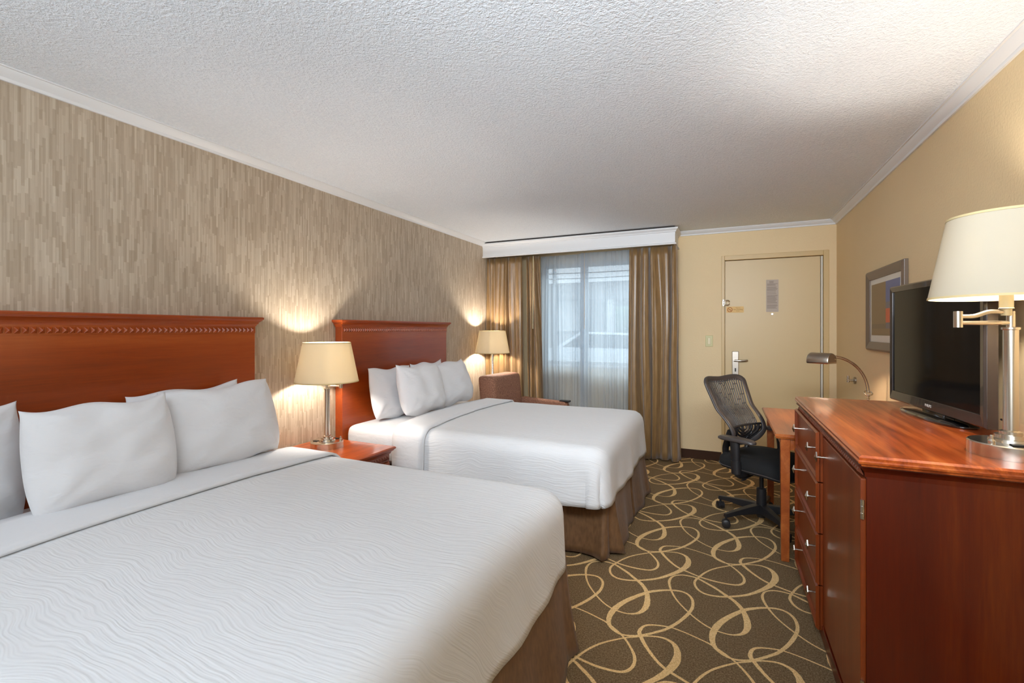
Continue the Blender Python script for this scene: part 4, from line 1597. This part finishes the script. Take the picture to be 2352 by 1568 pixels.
# arms
for s_ in (-1, 1):
    bm = BM()
    tube(bm, spline([(0.0, s_ * 0.16, 0.378), (0.0, s_ * 0.24, 0.372), (-0.005, s_ * 0.285, 0.39), (-0.01, s_ * 0.292, 0.44)], 5), 0.021, 10, 1.3)
    tube(bm, [(-0.008, s_ * 0.292, 0.385), (-0.012, s_ * 0.292, 0.47)], 0.026, 12, 1.25)
    tube(bm, [(-0.012, s_ * 0.292, 0.46), (-0.02, s_ * 0.290, 0.602)], [0.019, 0.024], 12, 1.45)
    ar = sm(obj('armrest', bm, M['black_plastic'], oc), 50)
    bm = BM()
    rg = []
    for z, sc in ((0.600, 0.86), (0.606, 1.0), (0.618, 1.0), (0.626, 0.90)):
        rg.append([bm.verts.new((-0.01 + 0.130 * sc * math.copysign(abs(math.cos(a_)) ** 0.7, math.cos(a_)), s_ * 0.285 + 0.042 * sc * math.copysign(abs(math.sin(a_)) ** 0.7, math.sin(a_)), z - 0.004 * abs(math.cos(a_)))) for a_ in [2 * PI * q / 28 for q in range(28)]])
    for A, B in zip(rg, rg[1:]):
        for i in range(28):
            bm.faces.new((A[i], A[(i + 1) % 28], B[(i + 1) % 28], B[i]))
    bm.faces.new(rg[0])
    bm.faces.new(rg[-1])
    sm(obj('arm_pad', bm, M['grey_plastic'], ar), 50)
# five-star base with twin-wheel casters
HEAD = -0.57
bm = BM()
lathe(bm, [(0, 0.035), (0.030, 0.035), (0.036, 0.06), (0.040, 0.08), (0.040, 0.118), (0.033, 0.128), (0, 0.128)], 0, 0, 24)
for q in range(5):
    a_ = math.radians(150 + 72 * q) - HEAD
    ca, sa = math.cos(a_), math.sin(a_)
    sec = []
    for r_, hw, zt_, zb_ in ((0.02, 0.030, 0.128, 0.066), (0.12, 0.027, 0.121, 0.074), (0.22, 0.022, 0.108, 0.078), (0.315, 0.016, 0.094, 0.070)):
        sec.append([bm.verts.new((ca * r_ - sa * o_, sa * r_ + ca * o_, z_)) for o_, z_ in ((-hw, zb_), (hw, zb_), (hw * 0.75, zt_), (-hw * 0.75, zt_))])
    for A, B in zip(sec, sec[1:]):
        for i in range(4):
            bm.faces.new((A[i], A[(i + 1) % 4], B[(i + 1) % 4], B[i]))
    bm.faces.new(sec[0])
    bm.faces.new(sec[-1])
obj('star_base', bm, M['black_plastic'], oc, bevel=0.003)
for q in range(5):
    a_ = math.radians(150 + 72 * q) - HEAD
    px_, py_ = 0.305 * math.cos(a_), 0.305 * math.sin(a_)
    wa = a_ + 0.9
    dv = Vector((math.cos(wa), math.sin(wa), 0))
    c = Vector((px_, py_, 0.0275))
    bm = BM()
    for s_ in (-1, 1):
        tube(bm, [c + dv * s_ * 0.006, c + dv * s_ * 0.009, c + dv * s_ * 0.022, c + dv * s_ * 0.026], [0.024, 0.0270, 0.0270, 0.020], 22)
    tube(bm, [c - dv * 0.010, c + dv * 0.010], 0.017, 16)
    tube(bm, [c + Vector((0, 0, 0.015)), c + Vector((0, 0, 0.055))], 0.008, 10)
    sm(obj('caster', bm, M['black_plastic'], oc), 40)
oc.location = (0.242, 3.69, 0.0)
oc.rotation_euler = (0, 0, HEAD)

# ------------------------------------------------------------ outside the window
M['asphalt'] = simple('parking_asphalt', (150, 152, 156), 0.9)
M['bldg'] = simple('motel_wall', (196, 196, 196), 0.8)
M['fascia'] = simple('roof_fascia', (126, 122, 122), 0.8)
M['white_ext'] = simple('white_exterior', (238, 238, 236), 0.7)
M['car_paint'] = simple('pale_car_paint', (214, 220, 226), 0.2, 0.2, 1.0)
M['car_glass'] = simple('car_glass', (40, 52, 58), 0.1)
k = N('tree_leaves')
n1 = k.noise(k.coord(), 6, 3)
k.color(k.ramp(n1, [(0.3, lin((96, 136, 108))), (0.7, lin((150, 190, 150)))]))
M['leaf'] = k.m
struct(obj('ground_outside', BOX(-40, 30, YF + 0.13, 45, -0.2, -0.12), M['asphalt']))
bl = thing('motel_wing', 'low pale building across the parking lot seen through the left sheer panel', 'building', (-8, 17, -0.12))
obj('wall', BOX(-12.5, -4.55, 16.0, 20, -0.12, 2.6), M['bldg'], bl)
obj('panel', BOX(-5.6, -4.68, 15.9, 16.0, 1.30, 2.38), M['white_ext'], bl)
obj('roof', BOX(-13, 2.5, 15.2, 20.4, 2.38, 2.95), M['fascia'], bl)
for x in (-3.42, -0.8, 2.2):
    obj('post', BOX(x - 0.12, x + 0.12, 15.35, 15.6, -0.12, 2.38), M['white_ext'], bl)
for i, (x, y, h) in enumerate(((-8.0, 24, 3.0), (-4.4, 24, 2.9), (-0.6, 24.5, 3.0))):
    t_ = thing('tree', ['leafy tree beyond the parking lot, left of three seen through the sheer', 'leafy tree beyond the parking lot, middle one of three seen through the sheer', 'leafy tree beyond the parking lot, right of three seen through the sheer'][i], 'tree', (x, y, -0.12), 'trees beyond the parking lot')
    bm = BM()
    for q in range(9):
        c = Vector((x + random.uniform(-1.1, 1.1), y + random.uniform(-0.8, 0.8), h * 0.55 + random.uniform(-0.8, 0.8)))
        g_ = bmesh.ops.create_icosphere(bm, subdivisions=3, radius=random.uniform(0.7, 1.1), matrix=Matrix.Translation(c))
        for v in g_['verts']:
            v.co += (v.co - c) * 0.35 * noise.noise(v.co * 2.3)
    obj('crown', bm, M['leaf'], t_, smooth=True)
    obj('trunk', TUBE([(x, y, -0.12), (x + 0.05, y, 1.2), (x, y, 2.0)], [0.16, 0.13, 0.09], 8), M['base_brown'], t_)
def car(x, y, label):
    t_ = thing('car', label, 'car', (x, y, -0.12), 'cars in the parking lot')
    bm = BM()
    prof_ = [(-2.1, 0.25), (2.1, 0.25), (2.15, 0.65), (1.9, 0.85), (1.0, 0.95), (0.45, 1.38), (-0.9, 1.42), (-1.6, 1.0), (-2.1, 0.9)]
    A = [bm.verts.new((x + a, y - 0.85, b - 0.12)) for a, b in prof_]
    B = [bm.verts.new((x + a, y + 0.85, b - 0.12)) for a, b in prof_]
    n = len(prof_)
    for i in range(n):
        bm.faces.new((A[i], A[(i + 1) % n], B[(i + 1) % n], B[i]))
    bm.faces.new(A)
    bm.faces.new(B)
    bd = obj('body', bm, M['car_paint'], t_, bevel=0.06, seg=3)
    bm = BM()
    q = [(0.85, 0.98), (0.40, 1.33), (-0.85, 1.36), (-1.40, 1.0)]
    bm.faces.new([bm.verts.new((x + a, y - 0.862, b - 0.12)) for a, b in q])
    bmesh.ops.solidify(bm, geom=bm.faces[:], thickness=0.01)
    obj('side_window', bm, M['car_glass'], t_)
    for wx in (-1.35, 1.35):
        obj('wheel', TUBE([(x + wx, y - 0.88, 0.20), (x + wx, y - 0.66, 0.20)], 0.32, 24), M['black'], t_)
        obj('wheel', TUBE([(x + wx, y + 0.66, 0.20), (x + wx, y + 0.88, 0.20)], 0.32, 24), M['black'], t_)
car(-5.0, 18.6 + 3.4, 'pale car parked far across the lot, seen under the building roof')
car(-2.6, 12.9, 'pale car in the parking lot, nearer one low behind the right sheer panel')
up = thing('utility_pole', 'wooden utility pole carrying thin power lines beyond the parking lot', 'utility pole', (5.5, 21.0, -0.12))
obj('pole', TUBE([(5.5, 21.0, -0.12), (5.5, 21.0, 4.9)], 0.12, 10), M['base_brown'], up)
for za, zb_ in ((4.15, 4.4), (3.9, 4.2), (3.65, 4.0)):
    obj('power_line', TUBE(spline([(-12, 21.0, za), (-4, 21.0, za - 0.15), (5.5, 21.0, zb_)], 8), 0.025, 6), M['pic_frame'], up)
